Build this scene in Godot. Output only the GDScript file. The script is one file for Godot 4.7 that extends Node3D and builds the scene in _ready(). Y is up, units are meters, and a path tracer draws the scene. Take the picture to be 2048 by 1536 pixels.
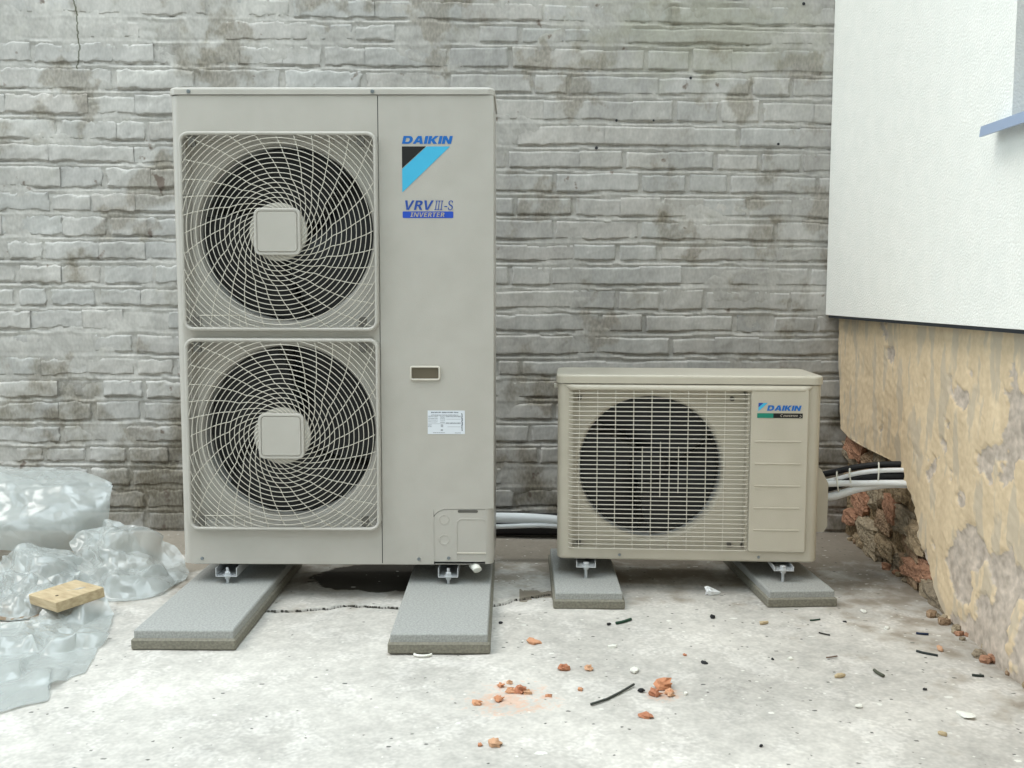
extends Node3D
# A small yard: two ivory outdoor condensers on paving slabs before a whitewashed brick wall.

const WALL_Z := -0.836
const FACADE_X := 2.09
const PLASTER_X := 2.14
var rng := RandomNumberGenerator.new()
var mats := {}
var taken := {}
var cam_pos := Vector3(0.9734, 0.8944, 2.8262)
var cam_basis := Basis()
const FOCAL := 1997.2

func _ready():
	rng.seed = 41
	_view_and_light()
	_materials()
	_ground()
	_brick_wall()
	_plaster_wall()
	_facade()
	_yard_surroundings()
	_slabs()
	_large_unit()
	_small_unit()
	_rails()
	_pipes()
	_plastic()
	_debris()

# ------------------------------------------------------------------ view, sky, sun
func _view_and_light():
	var cam := Camera3D.new()
	cam.name = "camera"
	cam.fov = 42.07
	cam.near = 0.05
	cam.far = 200.0
	cam_basis = Basis(Vector3.UP, 0.0074) * Basis(Vector3.RIGHT, -0.0922) * Basis(Vector3.BACK, 0.0015)
	cam.transform = Transform3D(cam_basis, cam_pos)
	add_child(cam)
	cam.current = true
	var env := Environment.new()
	env.background_mode = Environment.BG_SKY
	env.tonemap_mode = Environment.TONE_MAPPER_LINEAR
	env.tonemap_exposure = 1.12
	env.sdfgi_enabled = true
	env.ssao_enabled = true
	env.ssil_enabled = true
	var sky := Sky.new()
	var sm := ProceduralSkyMaterial.new()
	sm.sky_top_color = Color(0.92, 0.975, 1.0)
	sm.sky_horizon_color = Color(0.50, 0.545, 0.565)
	sm.sky_curve = 0.9
	sm.sky_energy_multiplier = 2.2
	sm.ground_bottom_color = Color(0.35, 0.35, 0.34)
	sm.ground_horizon_color = Color(0.5, 0.52, 0.52)
	sm.sun_angle_max = 1.0
	sky.sky_material = sm
	env.sky = sky
	var we := WorldEnvironment.new()
	we.name = "world_environment"
	we.environment = env
	add_child(we)
	var sun := DirectionalLight3D.new()
	sun.name = "overcast_sun"
	sun.light_energy = 0.5
	sun.light_angular_distance = 30.0
	sun.light_color = Color(1.0, 0.995, 0.975)
	sun.shadow_enabled = true
	add_child(sun)
	sun.look_at_from_position(Vector3(-3.2, 5.0, 0.9), Vector3(0.0, 0.0, 0.0))

# ------------------------------------------------------------------ small helpers
func ray(px: float, py: float) -> Vector3:
	return cam_basis * Vector3((px - 1024.0) / FOCAL, -(py - 768.0) / FOCAL, -1.0)

func at_z(px: float, py: float, z: float) -> Vector3:
	var d := ray(px, py)
	return cam_pos + d * ((z - cam_pos.z) / d.z)

func numbered(n: String) -> String:
	if not taken.has(n):
		taken[n] = 0
		return n
	taken[n] += 1
	return "%s_%03d" % [n, taken[n]]

func meta(o: Node, label: String, category: String, group := "") -> void:
	o.set_meta("label", label)
	o.set_meta("category", category)
	if group:
		o.set_meta("group", group)

func thing(called: String, label: String, category: String, at := Vector3.ZERO, group := "") -> Node3D:
	var o := Node3D.new()
	o.name = numbered(called)
	add_child(o)
	o.position = at
	meta(o, label, category, group)
	return o

func part(called: String, mesh: Mesh, m: Material, parent: Node) -> MeshInstance3D:
	var o := MeshInstance3D.new()
	o.name = called if parent != self else numbered(called)
	o.mesh = mesh
	o.material_override = m
	parent.add_child(o, true)
	return o

func std(c: Color, rough := 0.7, metal := 0.0) -> StandardMaterial3D:
	var m := StandardMaterial3D.new()
	m.albedo_color = c
	m.roughness = rough
	m.metallic = metal
	return m

func new_st() -> SurfaceTool:
	var st := SurfaceTool.new()
	st.begin(Mesh.PRIMITIVE_TRIANGLES)
	st.set_smooth_group(-1)
	return st

func quad(st: SurfaceTool, a: Vector3, b: Vector3, c: Vector3, d: Vector3) -> void:
	for v in [a, b, c, a, c, d]:
		st.add_vertex(v)

func done(st: SurfaceTool, smooth := false) -> ArrayMesh:
	if smooth:
		st.index()
	st.generate_normals()
	return st.commit()

func grid_mesh(pts: PackedVector3Array, uvs: PackedVector2Array, nx: int, ny: int, cols := PackedColorArray(), closed := false, flip := false) -> ArrayMesh:
	var idx := PackedInt32Array()
	var wrap := nx if closed else nx - 1
	for j in ny - 1:
		for i in wrap:
			var i2 := (i + 1) % nx
			var a := j * nx + i
			var b := j * nx + i2
			var c := (j + 1) * nx + i2
			var d := (j + 1) * nx + i
			if flip:
				idx.append_array([a, c, b, a, d, c])
			else:
				idx.append_array([a, b, c, a, c, d])
	var nrm := PackedVector3Array()
	nrm.resize(pts.size())
	for t in range(0, idx.size(), 3):
		var p := pts[idx[t]]
		var n := (pts[idx[t + 2]] - p).cross(pts[idx[t + 1]] - p)
		nrm[idx[t]] += n
		nrm[idx[t + 1]] += n
		nrm[idx[t + 2]] += n
	for k in nrm.size():
		nrm[k] = nrm[k].normalized() if nrm[k].length_squared() > 1e-20 else Vector3.UP
	var arr := []
	arr.resize(Mesh.ARRAY_MAX)
	arr[Mesh.ARRAY_VERTEX] = pts
	arr[Mesh.ARRAY_NORMAL] = nrm
	if uvs.size():
		arr[Mesh.ARRAY_TEX_UV] = uvs
	if cols.size():
		arr[Mesh.ARRAY_COLOR] = cols
	arr[Mesh.ARRAY_INDEX] = idx
	var m := ArrayMesh.new()
	m.add_surface_from_arrays(Mesh.PRIMITIVE_TRIANGLES, arr)
	return m

# a tube along a path; rx, ry half sizes of its round section
func tube(path: PackedVector3Array, r: float, sides := 8, closed := false, caps := true) -> ArrayMesh:
	var pts := PackedVector3Array()
	var n := path.size()
	var up := Vector3(0.12, 0.21, 0.97).normalized()
	for i in n:
		var a := path[(i - 1 + n) % n] if (closed or i > 0) else path[i]
		var b := path[(i + 1) % n] if (closed or i < n - 1) else path[i]
		var t := (b - a).normalized()
		var s := t.cross(up)
		if s.length() < 0.05:
			s = t.cross(Vector3.RIGHT)
		s = s.normalized()
		var u := s.cross(t)
		for k in sides:
			var an := TAU * k / sides
			pts.append(path[i] + (s * cos(an) + u * sin(an)) * r)
	if closed:
		for k in sides:
			pts.append(pts[k])
	elif caps:
		var first := PackedVector3Array()
		for k in sides:
			first.append(path[0])
		first.append_array(pts)
		for k in sides:
			first.append(path[n - 1])
		pts = first
	return grid_mesh(pts, PackedVector2Array(), sides, pts.size() / sides, PackedColorArray(), true)

func rrect(w: float, d: float, r: float, n := 5) -> PackedVector2Array:
	var o := PackedVector2Array()
	r = clampf(r, 0.0002, minf(w, d) * 0.5 - 0.0001)
	var cs := [Vector2(w / 2 - r, d / 2 - r), Vector2(-w / 2 + r, d / 2 - r), Vector2(-w / 2 + r, -d / 2 + r), Vector2(w / 2 - r, -d / 2 + r)]
	for c in 4:
		for k in n + 1:
			var a := PI / 2 * c + PI / 2 * k / n
			o.append(cs[c] + Vector2(cos(a), sin(a)) * r)
	return o

# rounded-rectangle outlines stacked along local Y; layers = [[y, inset], ...]
func stack(st: SurfaceTool, xf: Transform3D, w: float, d: float, r: float, layers: Array, cap_low := true) -> void:
	var prev := PackedVector3Array()
	for li in layers.size():
		var o := rrect(w - 2.0 * layers[li][1], d - 2.0 * layers[li][1], r - layers[li][1] * 0.8)
		var ring := PackedVector3Array()
		for p in o:
			ring.append(xf * Vector3(p.x, layers[li][0], p.y))
		var n := ring.size()
		if li == 0 and cap_low:
			for k in range(1, n - 1):
				for v in [ring[0], ring[k], ring[k + 1]]:
					st.add_vertex(v)
		if li > 0:
			for k in n:
				quad(st, prev[k], ring[k], ring[(k + 1) % n], prev[(k + 1) % n])
		if li == layers.size() - 1:
			for k in range(1, n - 1):
				for v in [ring[0], ring[k + 1], ring[k]]:
					st.add_vertex(v)
		prev = ring

func block(w: float, h: float, d: float, r := 0.004, bev := 0.002, xf := Transform3D()) -> ArrayMesh:
	var st := new_st()
	stack(st, xf, w, d, r, [[0.0, bev], [bev, 0.0], [h - bev, 0.0], [h - bev * 0.3, bev * 0.3], [h, bev]])
	return done(st)

# section (offset outward, z) swept round a closed rounded rectangle in XY about c
func frame_sweep(c: Vector2, w: float, h: float, r: float, section: Array) -> ArrayMesh:
	var pts := PackedVector3Array()
	for s in section:
		for p in rrect(w + 2.0 * s[0], h + 2.0 * s[0], r + s[0], 6):
			pts.append(Vector3(c.x + p.x, c.y + p.y, s[1]))
	var nx := pts.size() / section.size()
	return grid_mesh(pts, PackedVector2Array(), nx, section.size(), PackedColorArray(), true)

func disc(c: Vector3, r: float, h: float, n := 14) -> ArrayMesh:   # a little button facing +Z
	var st := new_st()
	for k in n:
		var a := TAU * k / n
		var b := TAU * (k + 1) / n
		var p := Vector3(cos(a), sin(a), 0)
		var q := Vector3(cos(b), sin(b), 0)
		var z := Vector3(0, 0, h)
		quad(st, c + p * r, c + p * r * 0.85 + z, c + q * r * 0.85 + z, c + q * r)
		for v in [c + z, c + q * r * 0.85 + z, c + p * r * 0.85 + z]:
			st.add_vertex(v)
	return done(st)

func lettering(called: String, text: String, font_name: String, weight: int, x: float, y: float, w: float, h: float, z: float, shear: float, m: Material, parent: Node, bold := 0.0) -> MeshInstance3D:
	var f := SystemFont.new()
	f.font_names = PackedStringArray([font_name])
	f.font_weight = weight
	var t := TextMesh.new()
	t.font = f
	t.text = text
	t.font_size = 64
	t.pixel_size = 0.01
	t.depth = 0.02
	var bb := t.get_aabb()
	var o := part(called, t, m, parent)
	var sx := (w - shear * h) / bb.size.x
	var sy := h / bb.size.y
	var b := Basis(Vector3(sx, 0, 0), Vector3(shear * sy, sy, 0), Vector3(0, 0, 0.02))
	o.transform = Transform3D(b, Vector3(x, y, z) - b * Vector3(bb.position.x, bb.position.y, 0))
	return o

# the maker's heavy slanted capitals, drawn as outlines
func maker_letters(x: float, y: float, w: float, h: float, z: float) -> ArrayMesh:
	var bowl := [[0.36, 1.0], [0.70, 1.0]]
	var inner := []
	for k in 9:
		var a := PI / 2 - PI * k / 8.0
		bowl.append([0.72 + 0.46 * cos(a), 0.5 + 0.5 * sin(a)])
		inner.append([0.62 + 0.20 * cos(a), 0.5 + 0.25 * sin(a)])
	bowl.append_array([[0.36, 0.0], [0.36, 0.25]])
	inner.reverse()
	bowl.append_array(inner)
	bowl.append([0.36, 0.75])
	var bar := [[0.0, 0.0], [0.0, 1.0], [0.36, 1.0], [0.36, 0.0]]
	var al := [[0.0, 0.0], [0.42, 1.0], [0.635, 1.0], [0.635, 0.74], [0.53, 0.42], [0.635, 0.42], [0.635, 0.2], [0.46, 0.2], [0.37, 0.0]]
	var ar := [[0.635, 1.0], [0.85, 1.0], [1.22, 0.0], [0.84, 0.0], [0.78, 0.2], [0.635, 0.2], [0.635, 0.42], [0.72, 0.42], [0.635, 0.74]]
	var kk := [[0.36, 0.55], [0.68, 1.0], [1.14, 1.0], [0.68, 0.52], [1.12, 0.0], [0.68, 0.0], [0.36, 0.42]]
	var nn := [[0.0, 0.0], [0.0, 1.0], [0.38, 1.0], [0.74, 0.44], [0.74, 1.0], [1.1, 1.0], [1.1, 0.0], [0.72, 0.0], [0.36, 0.56], [0.36, 0.0]]
	var letters := [[[bar, bowl], 1.18], [[al, ar], 1.22], [[bar], 0.36], [[bar, kk], 1.14], [[bar], 0.36], [[nn], 1.1]]
	var total := 0.0
	for l in letters:
		total += l[1] + 0.09
	var sx := (w / h - 0.24) / (total - 0.09)
	var st := new_st()
	var at := 0.0
	for l in letters:
		for poly in l[0]:
			var pv := PackedVector2Array()
			for p in poly:
				pv.append(Vector2(x + ((p[0] + at) * sx + p[1] * 0.24) * h, y + p[1] * h))
			face_2d(st, pv, z)
		at += l[1] + 0.09
	return st.commit()

func flat_poly(pts: Array, z: float) -> ArrayMesh:
	var pv := PackedVector2Array()
	for p in pts:
		pv.append(Vector2(p[0], p[1]))
	var st := new_st()
	face_2d(st, pv, z)
	return st.commit()

# a flat outline facing +Z, wound clockwise as Godot wants it
func face_2d(st: SurfaceTool, pv: PackedVector2Array, z: float) -> void:
	var ix := Geometry2D.triangulate_polygon(pv)
	for t in range(0, ix.size(), 3):
		var a := pv[ix[t]]
		var b := pv[ix[t + 1]]
		var c := pv[ix[t + 2]]
		if (b - a).cross(c - a) > 0.0:
			var k := b
			b = c
			c = k
		for p in [a, b, c]:
			st.set_normal(Vector3(0, 0, 1))
			st.add_vertex(Vector3(p.x, p.y, z))

func noise(s: int, freq: float, oct := 4, type := FastNoiseLite.TYPE_SIMPLEX_SMOOTH) -> FastNoiseLite:
	var n := FastNoiseLite.new()
	n.seed = s
	n.noise_type = type
	n.frequency = freq
	n.fractal_type = FastNoiseLite.FRACTAL_FBM if oct > 1 else FastNoiseLite.FRACTAL_NONE
	n.fractal_octaves = oct
	return n

func nbytes(w: int, h: int, s: int, freq: float, oct := 4, sx := 1.0) -> PackedByteArray:
	var im := noise(s, freq, oct).get_image(int(w / sx), h)
	im.convert(Image.FORMAT_L8)
	if sx != 1.0:
		im.resize(w, h, Image.INTERPOLATE_CUBIC)
	return im.get_data()

func bump_tex(size: int, s: int, freq: float, oct: int, strength: float) -> ImageTexture:
	var im := noise(s, freq, oct).get_seamless_image(size, size)
	im.convert(Image.FORMAT_RGBA8)
	im.bump_map_to_normal_map(strength)
	return ImageTexture.create_from_image(im)

func tint_tex(size: int, s: int, freq: float, oct: int, a: Color, b: Color) -> ImageTexture:
	var im := noise(s, freq, oct).get_seamless_image(size, size)
	var src := im.get_data()
	var out := PackedByteArray()
	out.resize(size * size * 3)
	for i in size * size:
		var c := a.lerp(b, src[i] / 255.0)
		out[i * 3] = int(c.r * 255)
		out[i * 3 + 1] = int(c.g * 255)
		out[i * 3 + 2] = int(c.b * 255)
	return ImageTexture.create_from_image(Image.create_from_data(size, size, false, Image.FORMAT_RGB8, out))

func faceted(m: ArrayMesh) -> ArrayMesh:
	var a := m.surface_get_arrays(0)
	var v: PackedVector3Array = a[Mesh.ARRAY_VERTEX]
	var ix: PackedInt32Array = a[Mesh.ARRAY_INDEX]
	var st := new_st()
	for t in range(0, ix.size(), 3):
		var n := (v[ix[t + 2]] - v[ix[t]]).cross(v[ix[t + 1]] - v[ix[t]]).normalized()
		if n.length_squared() < 0.5:
			continue
		for k in 3:
			st.set_normal(n)
			st.add_vertex(v[ix[t + k]])
	return st.commit()

func lump(r: Vector3, s: int, rough := 0.35, nu := 10, nv := 7, box := 0.0) -> ArrayMesh:
	var n := noise(s, 1.5, 4)
	var pts := PackedVector3Array()
	for j in nv:
		var ph := -PI / 2 + PI * j / (nv - 1)
		for i in nu:
			var th := TAU * i / nu
			var d := Vector3(cos(ph) * cos(th), sin(ph), cos(ph) * sin(th))
			if box > 0.0:
				var m := maxf(absf(d.x), maxf(absf(d.y), absf(d.z)))
				d = d.lerp(d / m, box)
			var k := 1.0 + rough * n.get_noise_3dv(d * 1.5 + Vector3(s * 3.1, 0, 0)) * 1.3
			pts.append(d * r * k)
	return faceted(grid_mesh(pts, PackedVector2Array(), nu, nv, PackedColorArray(), true, true))

# ------------------------------------------------------------------ materials
func _materials():
	var ivory := std(Color(1, 1, 1), 0.30)
	ivory.albedo_texture = tint_tex(256, 6, 0.012, 5, Color(0.702, 0.688, 0.660), Color(0.732, 0.718, 0.692))
	ivory.metallic_specular = 0.45
	ivory.normal_enabled = true
	ivory.normal_scale = 0.12
	ivory.normal_texture = bump_tex(512, 5, 0.25, 2, 3.0)
	ivory.uv1_triplanar = true
	ivory.uv1_scale = Vector3(2.3, 2.3, 2.3)
	mats.ivory = ivory
	var iv2 := ivory.duplicate()
	iv2.albedo_texture = tint_tex(256, 7, 0.012, 5, Color(0.728, 0.702, 0.645), Color(0.758, 0.732, 0.676))
	mats.ivory_small = iv2
	mats.wire = std(Color(0.80, 0.78, 0.735), 0.4)
	mats.seam = std(Color(0.12, 0.13, 0.12), 0.8)
	mats.hole_shade = std(Color(0.15, 0.155, 0.17), 0.8)
	mats.duct = std(Color(0.66, 0.66, 0.65), 0.55)
	mats.fan = std(Color(0.06, 0.065, 0.075), 0.5)
	mats.clip = std(Color(0.36, 0.35, 0.33), 0.6)
	mats.zinc = std(Color(0.80, 0.815, 0.83), 0.38, 0.5)
	mats.screw = std(Color(0.55, 0.58, 0.60), 0.35, 0.8)
	mats.blue = std(Color(0.05, 0.40, 0.72), 0.4)
	mats.sky_blue = std(Color(0.26, 0.70, 0.86), 0.4)
	mats.navy = std(Color(0.15, 0.30, 0.62), 0.4)
	mats.royal = std(Color(0.13, 0.30, 0.72), 0.4)
	mats.black = std(Color(0.02, 0.025, 0.025), 0.6)
	mats.green = std(Color(0.05, 0.50, 0.42), 0.4)
	mats.silver_print = std(Color(0.66, 0.63, 0.58), 0.4)
	mats.white_plastic = std(Color(0.88, 0.88, 0.85), 0.45)
	mats.white_foam = std(Color(0.90, 0.91, 0.92), 0.55)
	mats.black_foam = std(Color(0.045, 0.05, 0.07), 0.6)
	mats.smoked = std(Color(0.40, 0.37, 0.31), 0.18)
	# paving slabs
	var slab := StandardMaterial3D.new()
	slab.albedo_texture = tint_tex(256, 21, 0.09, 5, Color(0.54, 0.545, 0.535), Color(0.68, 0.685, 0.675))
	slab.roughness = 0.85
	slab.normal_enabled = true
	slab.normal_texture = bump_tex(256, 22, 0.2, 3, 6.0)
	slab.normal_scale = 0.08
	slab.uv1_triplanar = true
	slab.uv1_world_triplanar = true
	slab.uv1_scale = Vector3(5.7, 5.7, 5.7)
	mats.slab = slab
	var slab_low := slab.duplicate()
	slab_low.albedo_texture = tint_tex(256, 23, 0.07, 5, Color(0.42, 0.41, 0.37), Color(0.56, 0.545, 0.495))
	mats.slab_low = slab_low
	# white render on the insulated facade
	var render := StandardMaterial3D.new()
	render.albedo_texture = tint_tex(256, 31, 0.02, 4, Color(0.915, 0.92, 0.90), Color(0.94, 0.94, 0.92))
	render.roughness = 0.9
	render.normal_enabled = true
	render.normal_texture = bump_tex(512, 32, 0.11, 3, 9.0)
	render.normal_scale = 0.14
	render.uv1_triplanar = true
	render.uv1_world_triplanar = true
	render.uv1_scale = Vector3(2.1, 2.1, 2.1)
	mats.render = render
	mats.reveal = render
	mats.sill = std(Color(0.60, 0.66, 0.76), 0.40, 0.1)
	# plastic film
	var film := std(Color(0.75, 0.775, 0.77, 0.38), 0.17)
	film.transparency = BaseMaterial3D.TRANSPARENCY_ALPHA
	film.cull_mode = BaseMaterial3D.CULL_DISABLED
	film.metallic_specular = 0.5
	film.backlight_enabled = true
	film.backlight = Color(0.25, 0.26, 0.255)
	mats.film = film
	var wood := StandardMaterial3D.new()
	wood.albedo_texture = tint_tex(256, 41, 0.02, 4, Color(0.64, 0.56, 0.44), Color(0.77, 0.70, 0.57))
	wood.uv1_triplanar = true
	wood.uv1_scale = Vector3(2, 14, 9)
	wood.roughness = 0.75
	mats.wood = wood
	for k in 4:
		var cm := std([Color(0.74, 0.52, 0.39), Color(0.78, 0.58, 0.45), Color(0.68, 0.46, 0.35), Color(0.76, 0.60, 0.48)][k], 0.95)
		mats["crumb%d" % k] = cm
	for k in 5:
		var sm := StandardMaterial3D.new()
		var c: Color = [Color(0.70, 0.61, 0.48), Color(0.69, 0.57, 0.45), Color(0.60, 0.54, 0.45), Color(0.72, 0.52, 0.40), Color(0.72, 0.65, 0.54)][k]
		sm.albedo_texture = tint_tex(128, 60 + k, 0.05, 4, c.darkened(0.28), c.lightened(0.12))
		sm.normal_enabled = true
		sm.normal_texture = bump_tex(128, 70 + k, 0.12, 3, 6.0)
		sm.roughness = 0.95
		sm.uv1_triplanar = true
		sm.uv1_world_triplanar = true
		sm.uv1_scale = Vector3(5, 5, 5)
		mats["stone%d" % k] = sm
	var rubble := StandardMaterial3D.new()
	rubble.albedo_texture = tint_tex(256, 80, 0.05, 5, Color(0.44, 0.38, 0.29), Color(0.68, 0.59, 0.46))
	rubble.normal_enabled = true
	rubble.normal_texture = bump_tex(256, 81, 0.08, 4, 8.0)
	rubble.roughness = 1.0
	rubble.uv1_triplanar = true
	rubble.uv1_world_triplanar = true
	rubble.uv1_scale = Vector3(3, 3, 3)
	mats.rubble = rubble

# ------------------------------------------------------------------ ground
const GX0 := -1.4
const GX1 := 2.6
const GZ0 := -0.95
const GZ1 := 1.55
var crack := [[0.10, 0.10], [0.267, 0.097], [0.325, 0.105], [0.413, 0.086], [0.491, 0.049], [0.578, 0.057], [0.622, 0.066], [0.75, 0.055], [0.898, 0.035], [0.933, 0.012], [0.984, -0.022], [1.066, -0.062]]

func crack_z(x: float) -> float:
	for k in crack.size() - 1:
		if x >= crack[k][0] and x < crack[k + 1][0]:
			return lerpf(crack[k][1], crack[k + 1][1], (x - crack[k][0]) / (crack[k + 1][0] - crack[k][0]))
	return 99.0

func _ground():
	var W := 2048
	var H := 1280
	var n1 := nbytes(W, H, 101, 0.004, 5)
	var n2 := nbytes(W, H, 102, 0.035, 4)
	var n3 := nbytes(W, H, 103, 0.13, 3)
	var n4 := nbytes(W, H, 104, 0.011, 5)
	var ckn := noise(113, 22.0, 3)
	var buf := PackedByteArray()
	buf.resize(W * H * 3)
	for y in H:
		var z := GZ0 + (GZ1 - GZ0) * y / H
		for x in W:
			var i := y * W + x
			var X := GX0 + (GX1 - GX0) * x / W
			var v := 0.73 + (n1[i] - 128) * 0.0005 + (n2[i] - 128) * 0.0004 + (n3[i] - 128) * 0.00035
			var r := v
			var g := v * 0.982
			var b := v * 0.95
			# pale cement dust and scuffed paint
			var d := (n4[i] - 150) * 0.02 + (n3[i] - 128) * 0.008
			if d > 0.0:
				d = minf(d, 1.0) * 0.04
				r += d
				g += d
				b += d * 1.05
			# brown soil caught towards the foot of the walls, in patches
			var near_wall := maxf(0.02 - z, (X - 1.72) * 0.8 - z * 0.25)
			var e := near_wall * 1.7 + (n4[W * H - 1 - i] - 128) * 0.0045 + (n2[i] - 128) * 0.002 - 0.12
			if e > 0.0:
				e = minf(e, 0.62)
				r = lerpf(r, 0.44, e)
				g = lerpf(g, 0.395, e)
				b = lerpf(b, 0.335, e)
			# damp patch left by the drain
			var sx := (X - 0.53) / 0.23
			var sz := (z + 0.24) / 0.155
			var q := 1.0 - sx * sx - sz * sz + (n2[i] - 128) * 0.0014 + (n1[i] - 128) * 0.002
			if q > 0.0:
				q = minf(q * 9.0, 1.0) * 0.82
				r = lerpf(r, 0.17, q)
				g = lerpf(g, 0.155, q)
				b = lerpf(b, 0.13, q)
			# smear of earth by the slab
			if X > 0.975 and X < 1.09 and z > -0.10 + (n2[i] - 128) * 0.0003 and z < -0.005 - (X - 0.98) * 0.3 + (n2[i] - 128) * 0.0004:
				r = lerpf(r, 0.40, 0.7)
				g = lerpf(g, 0.36, 0.7)
				b = lerpf(b, 0.30, 0.7)
			# shade of the groove put into the crack colour, tinted like soil
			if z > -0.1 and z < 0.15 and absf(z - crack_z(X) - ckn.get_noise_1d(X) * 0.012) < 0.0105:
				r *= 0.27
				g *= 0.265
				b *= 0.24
			# brick dust
			var bx := (X - 0.955) / 0.10
			var bz := (z - 0.70) / 0.09
			var bd := 0.9 - bx * bx - bz * bz + (n2[i] - 140) * 0.010 + (n3[i] - 128) * 0.008
			var cx := (X - 1.295) / 0.045
			var cz := (z - 0.665) / 0.045
			bd = maxf(bd, 0.9 - cx * cx - cz * cz + (n3[i] - 128) * 0.008)
			if bd > 0.0:
				bd = minf(bd, 1.0) * 0.45
				r = lerpf(r, 0.76, bd)
				g = lerpf(g, 0.54, bd)
				b = lerpf(b, 0.42, bd)
			buf[i * 3] = clampi(int(r * 255), 0, 255)
			buf[i * 3 + 1] = clampi(int(g * 255), 0, 255)
			buf[i * 3 + 2] = clampi(int(b * 255), 0, 255)
	# flecks of paint and grit
	var fr := RandomNumberGenerator.new()
	fr.seed = 9
	for k in 5200:
		var X := fr.randf_range(-1.3, 2.3)
		var zz := fr.randf_range(-0.8, 1.5)
		if fr.randf() > 0.35 + 0.5 * clampf((X - 0.6) / 1.3, 0.0, 1.0):
			continue
		var white := fr.randf() < 0.6
		var s := fr.randf_range(0.5, 1.9) * (1.0 if fr.randf() < 0.95 or not white else 2.2)
		var c := fr.randf_range(0.80, 0.92) if white else fr.randf_range(0.16, 0.42)
		var px := int((X - GX0) / (GX1 - GX0) * W)
		var pz := int((zz - GZ0) / (GZ1 - GZ0) * H)
		var wx := s * fr.randf_range(0.7, 1.9)
		for yy in range(-4, 5):
			for xx in range(-7, 8):
				var qx := xx / wx
				var qy := yy / s
				if qx * qx + qy * qy + fr.randf() * 0.5 < 1.1:
					var ix := px + xx
					var iy := pz + yy
					if ix > 0 and ix < W and iy > 0 and iy < H:
						var o := (iy * W + ix) * 3
						buf[o] = int(lerpf(buf[o], c * 255, 0.8))
						buf[o + 1] = int(lerpf(buf[o + 1], c * 255, 0.8))
						buf[o + 2] = int(lerpf(buf[o + 2], c * (0.97 if white else 0.95) * 255, 0.8))
	var gm := StandardMaterial3D.new()
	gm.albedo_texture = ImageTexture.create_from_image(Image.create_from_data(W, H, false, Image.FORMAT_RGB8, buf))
	gm.roughness = 0.92
	# relief
	var xs := PackedFloat32Array()
	var zs := PackedFloat32Array()
	var t := GX0
	while t < GX1 + 0.001:
		xs.append(t)
		t += 0.008
	t = GZ0
	while t < GZ1 + 0.001:
		zs.append(t)
		t += 0.003 if (t > -0.09 and t < 0.14) else 0.007
	var h1 := noise(111, 2.2, 3)
	var h2 := noise(112, 26.0, 3)
	var ck := noise(113, 22.0, 3)
	var pts := PackedVector3Array()
	var uvs := PackedVector2Array()
	for z in zs:
		for x in xs:
			var edge := minf(minf(x - GX0, GX1 - x), minf(z - GZ0, GZ1 - z))
			var y := h1.get_noise_2d(x, z) * 0.004 + h2.get_noise_2d(x, z) * 0.0008
			var dz := absf(z - crack_z(x) - ck.get_noise_1d(x) * 0.012)
			if dz < 0.016:
				y -= 0.030 * smoothstep(0.0095, 0.005, dz)
			y = minf(y, 0.0018) * clampf(edge / 0.1, 0.0, 1.0)
			pts.append(Vector3(x, y, z))
			uvs.append(Vector2((x - GX0) / (GX1 - GX0), (z - GZ0) / (GZ1 - GZ0)))
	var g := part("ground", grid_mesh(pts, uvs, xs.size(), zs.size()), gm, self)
	g.set_meta("kind", "structure")
	# the rest of the yard, plain concrete to the horizon
	var far := StandardMaterial3D.new()
	far.albedo_texture = tint_tex(256, 115, 0.03, 5, Color(0.50, 0.49, 0.47), Color(0.68, 0.675, 0.65))
	far.roughness = 0.95
	far.uv1_triplanar = true
	far.uv1_world_triplanar = true
	far.uv1_scale = Vector3(0.5, 0.5, 0.5)
	var st := new_st()
	var ex := [-30.0, GX0, GX1, 30.0]
	var ez := [-30.0, GZ0, GZ1, 30.0]
	for a in 3:
		for b in 3:
			if a == 1 and b == 1:
				continue
			quad(st, Vector3(ex[a], 0, ez[b]), Vector3(ex[a + 1], 0, ez[b]), Vector3(ex[a + 1], 0, ez[b + 1]), Vector3(ex[a], 0, ez[b + 1]))
	var f := part("yard_ground", done(st), far, self)
	f.set_meta("kind", "structure")

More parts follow.
